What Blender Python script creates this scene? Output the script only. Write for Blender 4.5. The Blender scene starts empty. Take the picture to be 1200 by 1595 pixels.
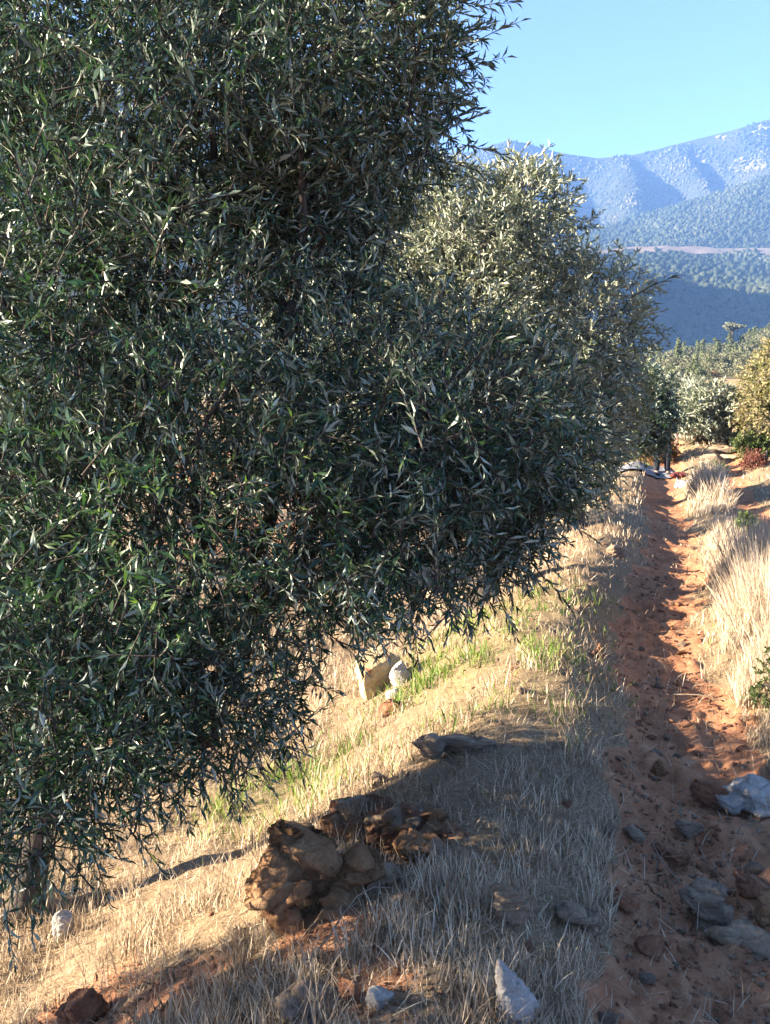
import bpy, bmesh, math
import numpy as np
from mathutils import Vector, Matrix, noise as mnoise

# ------------------------------------------------------------------ camera, sky, sun, exposure
SC = bpy.context.scene
COL = SC.collection
R = math.radians
F = 1400.0                      # focal length in photo pixels (photo is 1200 x 1595)
CAM_H = 1.6
PITCH = math.atan((797.5 - 640.0) / F)
cam_d = bpy.data.cameras.new('camera')
cam_d.sensor_fit = 'VERTICAL'; cam_d.sensor_height = 24.0; cam_d.lens = 24.0 * F / 1595.0
cam_d.clip_start = 0.05; cam_d.clip_end = 30000
cam = bpy.data.objects.new('camera', cam_d); COL.objects.link(cam)
cam.location = (0, 0, CAM_H); cam.rotation_euler = (R(90) - PITCH, 0, 0)
SC.camera = cam

SUN_EL = 17.0                   # degrees above the horizon
SUN_AZ = -96.0                  # clockwise from +Y: the sun stands on the left
world = bpy.data.worlds.new('World'); SC.world = world; world.use_nodes = True
wn = world.node_tree
sky = wn.nodes.new('ShaderNodeTexSky'); sky.sky_type = 'NISHITA'; sky.sun_disc = False
sky.sun_elevation = R(SUN_EL); sky.sun_rotation = R(SUN_AZ)
sky.altitude = 600; sky.air_density = 0.4; sky.dust_density = 0.1; sky.ozone_density = 1.5
bg = wn.nodes['Background']; bg.inputs['Strength'].default_value = 0.05
wn.links.new(sky.outputs[0], bg.inputs['Color'])
sun_d = bpy.data.lights.new('sun', 'SUN'); sun_d.energy = 5.0; sun_d.angle = R(0.5); sun_d.color = (1.0, 0.85, 0.65)
sun = bpy.data.objects.new('sun', sun_d); COL.objects.link(sun)
sdir = Vector((math.sin(R(SUN_AZ)) * math.cos(R(SUN_EL)), math.cos(R(SUN_AZ)) * math.cos(R(SUN_EL)), math.sin(R(SUN_EL))))
sun.rotation_euler = sdir.to_track_quat('Z', 'Y').to_euler(); sun.location = sdir * 60

SC.view_settings.view_transform = 'Standard'; SC.view_settings.look = 'None'
SC.view_settings.exposure = 3.5; SC.view_settings.gamma = 1.0; SC.view_settings.use_curve_mapping = False
SC.render.engine = 'CYCLES'
SC.cycles.use_denoising = True
SC.cycles.max_bounces = 6; SC.cycles.diffuse_bounces = 3; SC.cycles.glossy_bounces = 2
SC.cycles.transmission_bounces = 4; SC.cycles.volume_bounces = 0; SC.cycles.transparent_max_bounces = 4

# ------------------------------------------------------------------ small numeric helpers
def ray(px, py):
    a = (px - 600.0) / F; b = (797.5 - py) / F
    c, s = math.cos(PITCH), math.sin(PITCH)
    return np.array((a, c + b * s, -s + b * c))
def P(px, py, d):
    r = ray(px, py); return np.array((0, 0, CAM_H)) + r * (d / r[1])
def hash3(ix, iy, iz, seed):
    h = (ix.astype(np.int64) * 73856093) ^ (iy.astype(np.int64) * 19349663) ^ (iz.astype(np.int64) * 83492791) ^ (seed * 2654435761)
    h = (h ^ (h >> 13)) * 1274126177; h = h & 0x7fffffff
    h = (h ^ (h >> 15)) * 668265263; h = h & 0x7fffffff
    return ((h ^ (h >> 11)) & 0xffff) / 65535.0
def vn3(p, sc, seed=0):
    """value noise, -1..1; p is (n,3)"""
    q = np.asarray(p, float) / sc
    i = np.floor(q).astype(np.int64); f = q - i; f = f * f * (3 - 2 * f)
    out = 0
    for dx in (0, 1):
        for dy in (0, 1):
            for dz in (0, 1):
                w = (f[:, 0] if dx else 1 - f[:, 0]) * (f[:, 1] if dy else 1 - f[:, 1]) * (f[:, 2] if dz else 1 - f[:, 2])
                out = out + w * hash3(i[:, 0] + dx, i[:, 1] + dy, i[:, 2] + dz, seed)
    return out * 2 - 1
def vn2(x, y, sc, seed=0):
    x = np.asarray(x, float); y = np.asarray(y, float)
    sh = x.shape; qx = x.ravel() / sc; qy = y.ravel() / sc
    ix = np.floor(qx).astype(np.int64); iy = np.floor(qy).astype(np.int64)
    fx = qx - ix; fy = qy - iy; fx = fx * fx * (3 - 2 * fx); fy = fy * fy * (3 - 2 * fy)
    z = np.zeros_like(ix)
    a = hash3(ix, iy, z, seed); b = hash3(ix + 1, iy, z, seed); c = hash3(ix, iy + 1, z, seed); d = hash3(ix + 1, iy + 1, z, seed)
    return (((a * (1 - fx) + b * fx) * (1 - fy) + (c * (1 - fx) + d * fx) * fy) * 2 - 1).reshape(sh)
def fbm2(x, y, sc, oct=4, seed=0, gain=0.5):
    o = 0; a = 1
    for k in range(oct):
        o = o + a * vn2(x, y, sc / 2 ** k, seed + k * 17); a *= gain
    return o
def sstep(a, b, x):
    t = np.clip((np.asarray(x, float) - a) / (b - a), 0, 1); return t * t * (3 - 2 * t)
def unit(v):
    return v / np.maximum(np.linalg.norm(v, axis=-1, keepdims=True), 1e-9)

# ------------------------------------------------------------------ object helpers
def mesh_np(name, V, Fc, mat=None, attrs=None, smooth=False, mat_idx=None):
    V = np.asarray(V, np.float32); Fc = np.asarray(Fc, np.int32); k = Fc.shape[1]
    me = bpy.data.meshes.new(name)
    me.vertices.add(len(V)); me.vertices.foreach_set('co', V.ravel())
    me.loops.add(Fc.size); me.loops.foreach_set('vertex_index', Fc.ravel())
    me.polygons.add(len(Fc)); me.polygons.foreach_set('loop_start', np.arange(0, Fc.size, k, dtype=np.int32))
    if smooth: me.polygons.foreach_set('use_smooth', np.ones(len(Fc), bool))
    for m in (mat if isinstance(mat, (list, tuple)) else [mat]):
        if m is not None: me.materials.append(m)
    if mat_idx is not None: me.polygons.foreach_set('material_index', np.asarray(mat_idx, np.int32))
    for n, a in (attrs or {}).items():
        me.attributes.new(n, 'FLOAT', 'POINT').data.foreach_set('value', np.asarray(a, np.float32))
    me.update(calc_edges=True)
    return me
def obj(name, me, parent=None, loc=None, **props):
    o = bpy.data.objects.new(name, me); COL.objects.link(o)
    if parent is not None:
        o.parent = parent
        if loc is None: o.location = -Vector(parent.location)      # meshes come in world coordinates
    if loc is not None: o.location = loc
    for k, v in props.items(): o[k] = v
    return o
def thing(name, loc, label, cat, group=None):
    o = obj(name, None, None, Vector([float(c) for c in loc]), label=label, category=cat)
    o.empty_display_size = 0.1
    if group: o['group'] = group
    return o
def tube(pts, rad, k=6):
    """tapered tube through pts -> verts, quads (with end caps collapsed to a tip)"""
    pts = np.asarray(pts, float); n = len(pts); rad = np.broadcast_to(np.asarray(rad, float), (n,))
    T = unit(np.gradient(pts, axis=0))
    up = np.array((0, 0, 1.0)) if abs(T[0][2]) < 0.9 else np.array((1.0, 0, 0))
    V = []
    for i in range(n):
        s = np.cross(T[i], up); s /= max(np.linalg.norm(s), 1e-6); up = np.cross(s, T[i])
        for j in range(k):
            a = 2 * math.pi * j / k
            V.append(pts[i] + rad[i] * (math.cos(a) * s + math.sin(a) * up))
    Q = [(i * k + j, i * k + (j + 1) % k, (i + 1) * k + (j + 1) % k, (i + 1) * k + j) for i in range(n - 1) for j in range(k)]
    return np.array(V), np.array(Q)
class Join:
    def __init__(s): s.V = []; s.Q = []; s.n = 0; s.A = []
    def add(s, V, Q, a=0.0):
        s.V.append(V); s.Q.append(np.asarray(Q) + s.n); s.n += len(V); s.A.append(np.full(len(V), a))
    def mesh(s, name, mat, smooth=True):
        return mesh_np(name, np.concatenate(s.V), np.concatenate(s.Q), mat, {'rnd': np.concatenate(s.A)}, smooth)

# ------------------------------------------------------------------ materials
def new_mat(name):
    m = bpy.data.materials.new(name); m.use_nodes = True
    nt = m.node_tree; nt.nodes.clear()
    out = nt.nodes.new('ShaderNodeOutputMaterial')
    return m, nt, out
def N(nt, t, **kw):
    n = nt.nodes.new(t)
    for k, v in kw.items(): setattr(n, k, v)
    return n
def ramp(nt, fac, stops):
    r = N(nt, 'ShaderNodeValToRGB'); e = r.color_ramp.elements
    while len(e) < len(stops): e.new(0.5)
    for x, (p, c) in zip(e, stops): x.position = p; x.color = (*c, 1)
    nt.links.new(fac, r.inputs[0]); return r.outputs[0]
def attr(nt, name):
    a = N(nt, 'ShaderNodeAttribute', attribute_name=name); return a.outputs['Fac']
def noise_tex(nt, scale, detail=4, rough=0.6, vec=None, dist=0.0):
    n = N(nt, 'ShaderNodeTexNoise'); n.inputs['Scale'].default_value = scale; n.inputs['Detail'].default_value = detail
    n.inputs['Roughness'].default_value = rough; n.inputs['Distortion'].default_value = dist
    if vec is not None: nt.links.new(vec, n.inputs['Vector'])
    return n.outputs['Fac']
def mixc(nt, fac, a, b, mode='MIX'):
    m = N(nt, 'ShaderNodeMix', data_type='RGBA', blend_type=mode)
    for sock, v in ((m.inputs[0], fac), (m.inputs[6], a), (m.inputs[7], b)):
        if isinstance(v, (int, float)): sock.default_value = v
        elif isinstance(v, tuple): sock.default_value = (*v, 1)
        else: nt.links.new(v, sock)
    return m.outputs[2]
def mapr(nt, v, a, b, c=0.0, d=1.0):
    m = N(nt, 'ShaderNodeMapRange'); nt.links.new(v, m.inputs[0])
    for i, x in enumerate((a, b, c, d)): m.inputs[i + 1].default_value = x
    return m.outputs[0]
def principled(nt, out, col, rough=0.8, spec=0.3, bump=None, bump_s=0.4, bump_d=0.01):
    b = N(nt, 'ShaderNodeBsdfPrincipled')
    if isinstance(col, tuple): b.inputs['Base Color'].default_value = (*col, 1)
    else: nt.links.new(col, b.inputs['Base Color'])
    b.inputs['Roughness'].default_value = rough; b.inputs['Specular IOR Level'].default_value = spec
    if bump is not None:
        bp = N(nt, 'ShaderNodeBump'); bp.inputs['Strength'].default_value = bump_s; bp.inputs['Distance'].default_value = bump_d
        nt.links.new(bump, bp.inputs['Height']); nt.links.new(bp.outputs[0], b.inputs['Normal'])
    nt.links.new(b.outputs[0], out.inputs['Surface']); return b
def obj_coord(nt): return N(nt, 'ShaderNodeTexCoord').outputs['Object']

def leaf_mat(name, tops, unders, transl=0.25, rough=0.42, spec=0.45, tint=(1.6, 1.9, 0.7)):
    """tops / unders: colour ramps over the per-leaf random value"""
    m, nt, out = new_mat(name)
    r = attr(nt, 'rnd')
    geo = N(nt, 'ShaderNodeNewGeometry')
    top = ramp(nt, r, tops); und = ramp(nt, r, unders)
    col = mixc(nt, geo.outputs['Backfacing'], top, und)
    b = N(nt, 'ShaderNodeBsdfPrincipled'); nt.links.new(col, b.inputs['Base Color'])
    b.inputs['Roughness'].default_value = rough; b.inputs['Specular IOR Level'].default_value = spec
    t = N(nt, 'ShaderNodeBsdfTranslucent')
    tc = mixc(nt, 1.0, top, tint, 'MULTIPLY'); nt.links.new(tc, t.inputs['Color'])
    mx = N(nt, 'ShaderNodeMixShader'); mx.inputs[0].default_value = transl
    nt.links.new(b.outputs[0], mx.inputs[1]); nt.links.new(t.outputs[0], mx.inputs[2])
    nt.links.new(mx.outputs[0], out.inputs['Surface']); return m
def grass_mat(name, stops, transl=0.3):
    m, nt, out = new_mat(name)
    col = ramp(nt, attr(nt, 'rnd'), stops)
    d = N(nt, 'ShaderNodeBsdfPrincipled'); nt.links.new(col, d.inputs['Base Color'])
    d.inputs['Roughness'].default_value = 0.6; d.inputs['Specular IOR Level'].default_value = 0.25
    t = N(nt, 'ShaderNodeBsdfTranslucent'); nt.links.new(col, t.inputs['Color'])
    mx = N(nt, 'ShaderNodeMixShader'); mx.inputs[0].default_value = transl
    nt.links.new(d.outputs[0], mx.inputs[1]); nt.links.new(t.outputs[0], mx.inputs[2])
    nt.links.new(mx.outputs[0], out.inputs['Surface']); return m
def rock_mat(name, c1, c2, c3, scale=6.0, lichen=None, strata=0.0):
    m, nt, out = new_mat(name)
    oc = obj_coord(nt)
    if strata:
        mp = N(nt, 'ShaderNodeMapping'); mp.inputs['Scale'].default_value = (1, 1, strata); nt.links.new(oc, mp.inputs[0]); oc = mp.outputs[0]
    n1 = noise_tex(nt, scale, 6, 0.65, oc, 0.4)
    col = ramp(nt, n1, [(0.3, c1), (0.5, c2), (0.7, c3)])
    n2 = noise_tex(nt, scale * 6, 5, 0.7, oc)
    col = mixc(nt, mapr(nt, n2, 0.35, 0.65, 0.0, 0.45), col, tuple(c * 0.5 for c in c1))
    if lichen:
        n3 = noise_tex(nt, scale * 1.7, 5, 0.7, oc, 0.8)
        col = mixc(nt, mapr(nt, n3, 0.56, 0.62), col, lichen)
    h = N(nt, 'ShaderNodeMath', operation='ADD'); nt.links.new(n1, h.inputs[0]); nt.links.new(noise_tex(nt, scale * 9, 6, 0.7, oc), h.inputs[1])
    principled(nt, out, col, 0.88, 0.2, h.outputs[0], 1.0, 0.02); return m

M = {}
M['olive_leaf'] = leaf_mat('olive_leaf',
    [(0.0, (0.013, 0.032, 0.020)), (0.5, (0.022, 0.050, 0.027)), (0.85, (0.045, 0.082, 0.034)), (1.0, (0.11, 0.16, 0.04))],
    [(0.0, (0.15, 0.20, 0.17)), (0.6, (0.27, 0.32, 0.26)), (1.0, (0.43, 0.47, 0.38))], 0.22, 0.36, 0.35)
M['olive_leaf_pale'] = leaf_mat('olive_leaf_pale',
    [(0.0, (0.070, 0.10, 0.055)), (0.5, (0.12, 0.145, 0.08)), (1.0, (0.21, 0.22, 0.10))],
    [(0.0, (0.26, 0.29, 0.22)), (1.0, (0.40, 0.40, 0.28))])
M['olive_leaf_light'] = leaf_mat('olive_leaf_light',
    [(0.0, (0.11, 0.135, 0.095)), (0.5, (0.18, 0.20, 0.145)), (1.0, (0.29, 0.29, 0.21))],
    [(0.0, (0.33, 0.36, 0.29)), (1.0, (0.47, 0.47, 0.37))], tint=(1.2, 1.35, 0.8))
M['autumn_leaf'] = leaf_mat('autumn_leaf',
    [(0.0, (0.12, 0.125, 0.065)), (0.4, (0.175, 0.155, 0.095)), (0.7, (0.20, 0.158, 0.118)), (1.0, (0.21, 0.15, 0.128))],
    [(0.0, (0.32, 0.32, 0.14)), (1.0, (0.46, 0.34, 0.22))], 0.35, 0.6, 0.2)
M['rust_leaf'] = leaf_mat('rust_leaf',
    [(0.0, (0.08, 0.07, 0.03)), (0.5, (0.22, 0.10, 0.04)), (1.0, (0.30, 0.15, 0.07))],
    [(0.0, (0.15, 0.10, 0.06)), (1.0, (0.3, 0.17, 0.10))], 0.3, 0.6, 0.2)
M['red_leaf'] = leaf_mat('red_leaf',
    [(0.0, (0.12, 0.035, 0.03)), (0.6, (0.22, 0.06, 0.045)), (1.0, (0.25, 0.13, 0.08))],
    [(0.0, (0.15, 0.06, 0.05)), (1.0, (0.25, 0.13, 0.1))], 0.3, 0.6, 0.2)
M['green_leaf'] = leaf_mat('green_leaf',
    [(0.0, (0.04, 0.06, 0.02)), (0.6, (0.075, 0.10, 0.03)), (1.0, (0.14, 0.16, 0.05))],
    [(0.0, (0.08, 0.12, 0.04)), (1.0, (0.16, 0.2, 0.07))], 0.3, 0.55, 0.25)
M['dry_grass'] = grass_mat('dry_grass', [(0.0, (0.16, 0.11, 0.07)), (0.35, (0.38, 0.29, 0.195)), (0.7, (0.55, 0.45, 0.32)), (0.93, (0.68, 0.60, 0.47)), (1.0, (0.3, 0.16, 0.08))])
M['tall_grass'] = grass_mat('tall_grass', [(0.0, (0.27, 0.20, 0.135)), (0.5, (0.43, 0.345, 0.25)), (1.0, (0.58, 0.50, 0.39))])
M['green_grass'] = grass_mat('green_grass', [(0.0, (0.06, 0.13, 0.02)), (0.5, (0.12, 0.20, 0.03)), (1.0, (0.27, 0.29, 0.08))], 0.35)
M['twig_grass'] = grass_mat('twig_grass', [(0.0, (0.10, 0.065, 0.04)), (1.0, (0.26, 0.19, 0.13))], 0.05)

def bark_mat():
    m, nt, out = new_mat('olive_bark'); oc = obj_coord(nt)
    mp = N(nt, 'ShaderNodeMapping'); mp.inputs['Scale'].default_value = (1, 1, 0.25); nt.links.new(oc, mp.inputs[0])
    n = noise_tex(nt, 38, 6, 0.7, mp.outputs[0], 0.6)
    principled(nt, out, ramp(nt, n, [(0.3, (0.025, 0.02, 0.017)), (0.55, (0.075, 0.062, 0.052)), (0.75, (0.14, 0.12, 0.10))]), 0.9, 0.15, n, 0.9, 0.012); return m
M['bark'] = bark_mat()

def ground_mat():
    m, nt, out = new_mat('ground_soil')
    oc = obj_coord(nt)
    big = noise_tex(nt, 1.3, 5, 0.6, oc, 0.5); mid = noise_tex(nt, 9, 6, 0.7, oc, 0.3); fine = noise_tex(nt, 70, 5, 0.75, oc)
    soil = ramp(nt, mid, [(0.25, (0.16, 0.068, 0.038)), (0.45, (0.32, 0.14, 0.072)), (0.6, (0.43, 0.215, 0.115)), (0.78, (0.52, 0.36, 0.24))])
    soil = mixc(nt, mapr(nt, big, 0.4, 0.7, 0.0, 0.5), soil, (0.30, 0.15, 0.085))
    soil = mixc(nt, mapr(nt, fine, 0.45, 0.75, 0.0, 0.4), soil, (0.46, 0.30, 0.19))
    lit = ramp(nt, fine, [(0.25, (0.085, 0.055, 0.034)), (0.5, (0.23, 0.165, 0.10)), (0.75, (0.42, 0.33, 0.22))])
    lit = mixc(nt, mapr(nt, mid, 0.5, 0.7, 0.0, 0.4), lit, (0.19, 0.11, 0.062))
    lit = mixc(nt, attr(nt, 'green'), lit, (0.13, 0.14, 0.04))
    f = N(nt, 'ShaderNodeMath', operation='ADD'); nt.links.new(attr(nt, 'path'), f.inputs[0]); nt.links.new(mapr(nt, mid, 0.3, 0.7, -0.3, 0.3), f.inputs[1])
    col = mixc(nt, mapr(nt, f.outputs[0], 0.35, 0.65), lit, soil)
    far = ramp(nt, noise_tex(nt, 0.35, 6, 0.7, oc), [(0.3, (0.20, 0.13, 0.07)), (0.5, (0.30, 0.22, 0.12)), (0.7, (0.14, 0.14, 0.06))])
    col = mixc(nt, attr(nt, 'far'), col, far)
    h = N(nt, 'ShaderNodeMath', operation='ADD'); nt.links.new(mid, h.inputs[0]); nt.links.new(fine, h.inputs[1])
    principled(nt, out, col, 0.95, 0.1, h.outputs[0], 0.8, 0.015); return m
M['ground'] = ground_mat()

def hill_mat(name, cols, sc, bare):
    m, nt, out = new_mat(name); oc = obj_coord(nt)
    n = noise_tex(nt, sc, 7, 0.7, oc, 0.4)
    col = ramp(nt, n, [(0.3, cols[0]), (0.55, cols[1]), (0.7, cols[2])])
    n2 = noise_tex(nt, sc * 0.23, 6, 0.65, oc, 0.8)
    col = mixc(nt, mapr(nt, n2, 0.55, 0.7), col, bare)
    principled(nt, out, col, 0.95, 0.05, n, 1.0, 2.0); return m
M['mountain'] = hill_mat('mountain_slope', [(0.016, 0.022, 0.012), (0.028, 0.032, 0.018), (0.05, 0.045, 0.03)], 0.02, (0.06, 0.05, 0.038))
M['hillside'] = hill_mat('hill_slope', [(0.02, 0.027, 0.014), (0.035, 0.04, 0.02), (0.06, 0.055, 0.032)], 0.05, (0.075, 0.062, 0.04))
M['near_hill'] = hill_mat('near_hill_slope', [(0.045, 0.055, 0.028), (0.08, 0.08, 0.042), (0.13, 0.105, 0.06)], 0.25, (0.15, 0.105, 0.07))
def forest_mat(name, stops):
    m, nt, out = new_mat(name)
    n = noise_tex(nt, 0.8, 4, 0.7, obj_coord(nt))
    c = ramp(nt, attr(nt, 'rnd'), stops)
    c = mixc(nt, mapr(nt, n, 0.3, 0.7, 0.0, 0.4), c, (0.03, 0.04, 0.02))
    principled(nt, out, c, 0.9, 0.1); return m
M['forest'] = forest_mat('forest', [(0.0, (0.016, 0.024, 0.013)), (0.45, (0.032, 0.042, 0.022)), (0.8, (0.062, 0.068, 0.036)), (1.0, (0.10, 0.088, 0.058))])
M['bare_soil'] = rock_mat('bare_pale_soil', (0.13, 0.10, 0.075), (0.17, 0.135, 0.10), (0.22, 0.18, 0.14), 0.06)
M['pale_cliff'] = rock_mat('pale_cliff', (0.10, 0.088, 0.072), (0.145, 0.13, 0.108), (0.19, 0.17, 0.145), 0.04, strata=0.4)

# ------------------------------------------------------------------ the ground sheet
SU, CU = math.sin(R(17.2)), math.cos(R(17.2))
_ps = np.array([-60, -20, -8, -5, -3.2, -2.4, -1.9, -1.5, -1.15, -0.8, -0.55, -0.36, -0.2, 0, 0.25, 0.4, 0.55, 0.75, 0.95, 1.25, 1.5, 1.9, 4, 8, 20, 60.0])
_pz = np.array([1.5, 0.1, -0.35, -0.5, -0.55, -0.5, -0.32, -0.08, 0.12, 0.22, 0.20, 0.1, 0.0, -0.03, -0.01, 0.05, 0.11, 0.13, 0.06, 0.0, 0.06, 0.2, 0.38, 0.6, 1.2, 3.0])
_ts = np.linspace(-60, 60, 6001); _tz = np.interp(_ts, _ps, _pz)
_k = np.hanning(21); _k /= _k.sum(); _tz = np.convolve(np.pad(_tz, 10, mode='edge'), _k, 'valid')
def path_ts(x, y):
    t = x * SU + y * CU
    s = x * CU - y * SU - (0.07 + 0.09 * (1 - sstep(2.5, 6.5, t)) + 0.05 * np.sin(t * 0.6 + 0.5) + 0.03 * np.sin(t * 1.7))
    return t, s
def path_mask(x, y):
    t, s = path_ts(x, y)
    w = 0.11 * fbm2(x, y, 0.55, 4, 5, 0.6)
    left = sstep(-0.36, -0.22, s + w) * (1 - sstep(0.2, 0.36, s + w))
    right = sstep(0.95, 1.08, s + w) * (1 - sstep(1.42, 1.6, s + w))
    wide = sstep(0.24, 0.42, s + w) * (1 - sstep(1.3, 1.6, s)) * (1 - sstep(3.4, 4.4, t))     # the median is bare near the camera
    return np.clip(left + right + wide, 0, 1) * (1 - sstep(28, 45, t))
def G(x, y, detail=True):
    x = np.asarray(x, float); y = np.asarray(y, float)
    t, s = path_ts(x, y)
    z = np.interp(s, _ts, _tz)
    near = 1 - sstep(2.8, 4.2, t)
    z = z - near * 0.10 * sstep(0.3, 0.6, s) * (1 - sstep(1.2, 1.6, s))
    z = z + 0.05 * np.maximum(t - 17, 0) * (1 - sstep(60, 160, t)) + 2.6 * sstep(60, 160, t)
    z = z + 0.05 * fbm2(x, y, 1.6, 3, 1) * sstep(0.1, 0.6, np.abs(s)) + 0.35 * fbm2(x, y, 14, 2, 9) * sstep(3, 12, np.abs(s))
    z = z + 0.8 * sstep(18.5, 25.5, t) * sstep(-1.6, 0.6, s) * (1 - sstep(60, 150, t))
    r = np.hypot(x, y)
    if detail:
        pm = path_mask(x, y); d = 1 - sstep(14, 40, r)
        tt = t + 0.12 * vn2(x, y, 0.5, 31)
        led = np.abs(vn2(s * 0.35, tt, 0.24, 21))                        # low ledges worn across the ruts
        z = z + d * pm * (0.055 * led - 0.025 + 0.03 * fbm2(x, y, 0.42, 2, 29) + 0.03 * np.abs(fbm2(x, y, 0.17, 4, 23, 0.6)) - 0.012 + 0.014 * vn2(x, y, 0.05, 24))
        z = z + d * (1 - pm) * 0.018 * fbm2(x, y, 0.16, 3, 41, 0.6)
    return z
def G1(x, y): return float(G(np.array([x]), np.array([y]))[0])
def hit(px, py):
    """where the sight line through a photo point meets the ground"""
    r = ray(px, py); o = np.array((0, 0, CAM_H)); d = np.linspace(1.0, 80, 8000)
    X = o[0] + r[0] * d; Y = o[1] + r[1] * d; Z = o[2] + r[2] * d
    below = np.nonzero(Z <= G(X, Y))[0]
    i = below[0] if len(below) else len(d) - 1
    return np.array((X[i], Y[i], float(G(X[i:i + 1], Y[i:i + 1])[0])))

SPOTS = [(hit(270, 1545), 0.22), (hit(618, 1318), 0.17), (hit(500, 1455), 0.16), (hit(120, 1590), 0.25), (hit(560, 1540), 0.12)]
def bare_spots(x, y):
    m = np.zeros_like(np.asarray(x, float))
    for c, q in SPOTS: m = np.maximum(m, np.exp(-((x - c[0]) ** 2 + (y - c[1]) ** 2) / q ** 2) * 1.25)
    return np.clip(m + 0.3 * fbm2(x, y, 0.2, 2, 88) * (m > 0.02), 0, 1)
az = np.concatenate([np.linspace(-180, -38, 36)[:-1], np.linspace(-38, 34, 350), np.linspace(34, 180, 37)[1:-1]])
rr = np.concatenate([[0.3, 0.7], np.geomspace(1.1, 45, 370), np.geomspace(46, 5000, 50)])
A_, R_ = np.meshgrid(np.radians(az), rr)
GX = R_ * np.sin(A_); GY = R_ * np.cos(A_); GZ = G(GX, GY)
nr, nc = GX.shape
V = np.stack([GX.ravel(), GY.ravel(), GZ.ravel()], 1)
ii, jj = np.meshgrid(np.arange(nr - 1), np.arange(nc), indexing='ij')
Q = np.stack([ii * nc + jj, ii * nc + (jj + 1) % nc, (ii + 1) * nc + (jj + 1) % nc, (ii + 1) * nc + jj], -1).reshape(-1, 4)[:, ::-1]
pm = path_mask(V[:, 0], V[:, 1])
_t, _s = path_ts(V[:, 0], V[:, 1])
def green_mask(x, y):
    a = np.exp(-(((x - 0.45) / 0.6) ** 2 + ((y - 5.1) / 0.75) ** 2)) + 0.8 * np.exp(-(((x + 0.5) / 0.35) ** 2 + ((y - 4.4) / 0.4) ** 2)) + 0.7 * np.exp(-(((x - 1.0) / 0.7) ** 2 + ((y - 6.5) / 0.5) ** 2))
    a = 1.5 * a
    a = a + 0.8 * np.exp(-(((x - 5.6) / 1.0) ** 2 + ((y - 20.0) / 1.2) ** 2))
    return np.clip(a * (0.8 + 0.7 * fbm2(x, y, 0.35, 3, 77)), 0, 1)
bare_left = sstep(-3.0, -3.6, _s) * sstep(-0.1, 0.35, fbm2(V[:, 0], V[:, 1], 2.2, 3, 55)) * 0.9
g_me = mesh_np('ground', V, Q, M['ground'], {'path': np.clip(pm + bare_left + 0.8 * bare_spots(V[:, 0], V[:, 1]), 0, 1), 'green': green_mask(V[:, 0], V[:, 1]) * 0.3,
    'far': sstep(22, 60, np.hypot(V[:, 0], V[:, 1]))}, True)
cap_c = len(V)
obj('ground', g_me, None, kind='structure')

# ------------------------------------------------------------------ hills and mountain
def fan(name, mat, prof, y0, y1, yb, z0, nx=420, nv=60, px0=-900, px1=2300, rough=(0, 1), spur=None, shape=1.0):
    """a slope from its foot (distance y0) up to a crest (distance y1) whose height follows prof, with a back slope to yb"""
    px = np.linspace(px0, px1, nx); a = (px - 600) / F
    pxs, pys = np.array(prof, float).T
    b = (797.5 - np.interp(px, pxs, pys)) / F
    slope = np.tan(np.arctan(b) - PITCH); a = a / (math.cos(PITCH) + b * math.sin(PITCH))
    zr = CAM_H + slope * y1
    v = np.concatenate([np.linspace(0, 1, nv), np.linspace(1, 1.6, 14)[1:]])
    VV, AA = np.meshgrid(v, a, indexing='ij'); ZR = np.broadcast_to(zr, VV.shape); PX = np.broadcast_to(px, VV.shape)
    Y = np.where(VV <= 1, y0 + (y1 - y0) * VV, y1 + (yb - y1) * (VV - 1) / 0.6)
    X = AA * Y
    up = np.clip(VV, 0, 1) ** shape
    Z = z0 + (ZR - z0) * up - np.maximum(VV - 1, 0) * (ZR - z0) * 1.2
    w = np.sin(np.pi * np.clip(VV, 0, 1)) ** 0.7
    if spur is not None: Z = Z + spur(PX, VV, X, Y) * w
    Z = Z + rough[0] * fbm2(X, Y, rough[1], 5, 3) * (0.25 + 0.75 * w) * np.clip(VV * 6, 0, 1)
    nV, nX = VV.shape
    Vv = np.stack([X.ravel(), Y.ravel(), Z.ravel()], 1)
    i, j = np.meshgrid(np.arange(nV - 1), np.arange(nX - 1), indexing='ij')
    Qq = np.stack([i * nX + j, i * nX + j + 1, (i + 1) * nX + j + 1, (i + 1) * nX + j], -1).reshape(-1, 4)
    obj(name, mesh_np(name, Vv, Qq, mat, None, True), None, kind='structure')
    return X, Y, Z, PX, VV
def m_spur(px, v, X, Y):
    q = px + 26 * vn2(X, Y, 170, 5) - (1 - v) * 40
    def crest(c, wl, wr, h): d = q - c; return h * np.where(d < 0, np.exp(-(d / wl) ** 2), np.exp(-(d / wr) ** 2))
    return 125 * (np.maximum.reduce([crest(735, 160, 80, 1), crest(968, 55, 34, 1), crest(1068, 50, 26, 0.9), crest(1190, 90, 40, 1)]) - 1)
mount = fan('mountain', M['mountain'],
    [(-900, 300), (300, 240), (620, 246), (735, 236), (790, 220), (820, 222), (870, 238), (930, 247), (985, 241), (1050, 228), (1110, 212), (1160, 199), (1200, 186), (1300, 160), (1500, 150), (2300, 260)],
    1250, 1700, 2200, 150, 400, 70, rough=(16, 210), spur=m_spur, shape=0.9)
spur = fan('forested_spur', M['hillside'],
    [(-900, 470), (600, 450), (800, 420), (880, 385), (917, 362), (990, 340), (1054, 319), (1120, 302), (1200, 274), (1320, 240), (1600, 230), (2300, 330)],
    1020, 1300, 1450, 150, 320, 45, rough=(8, 140), shape=0.95)
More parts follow.
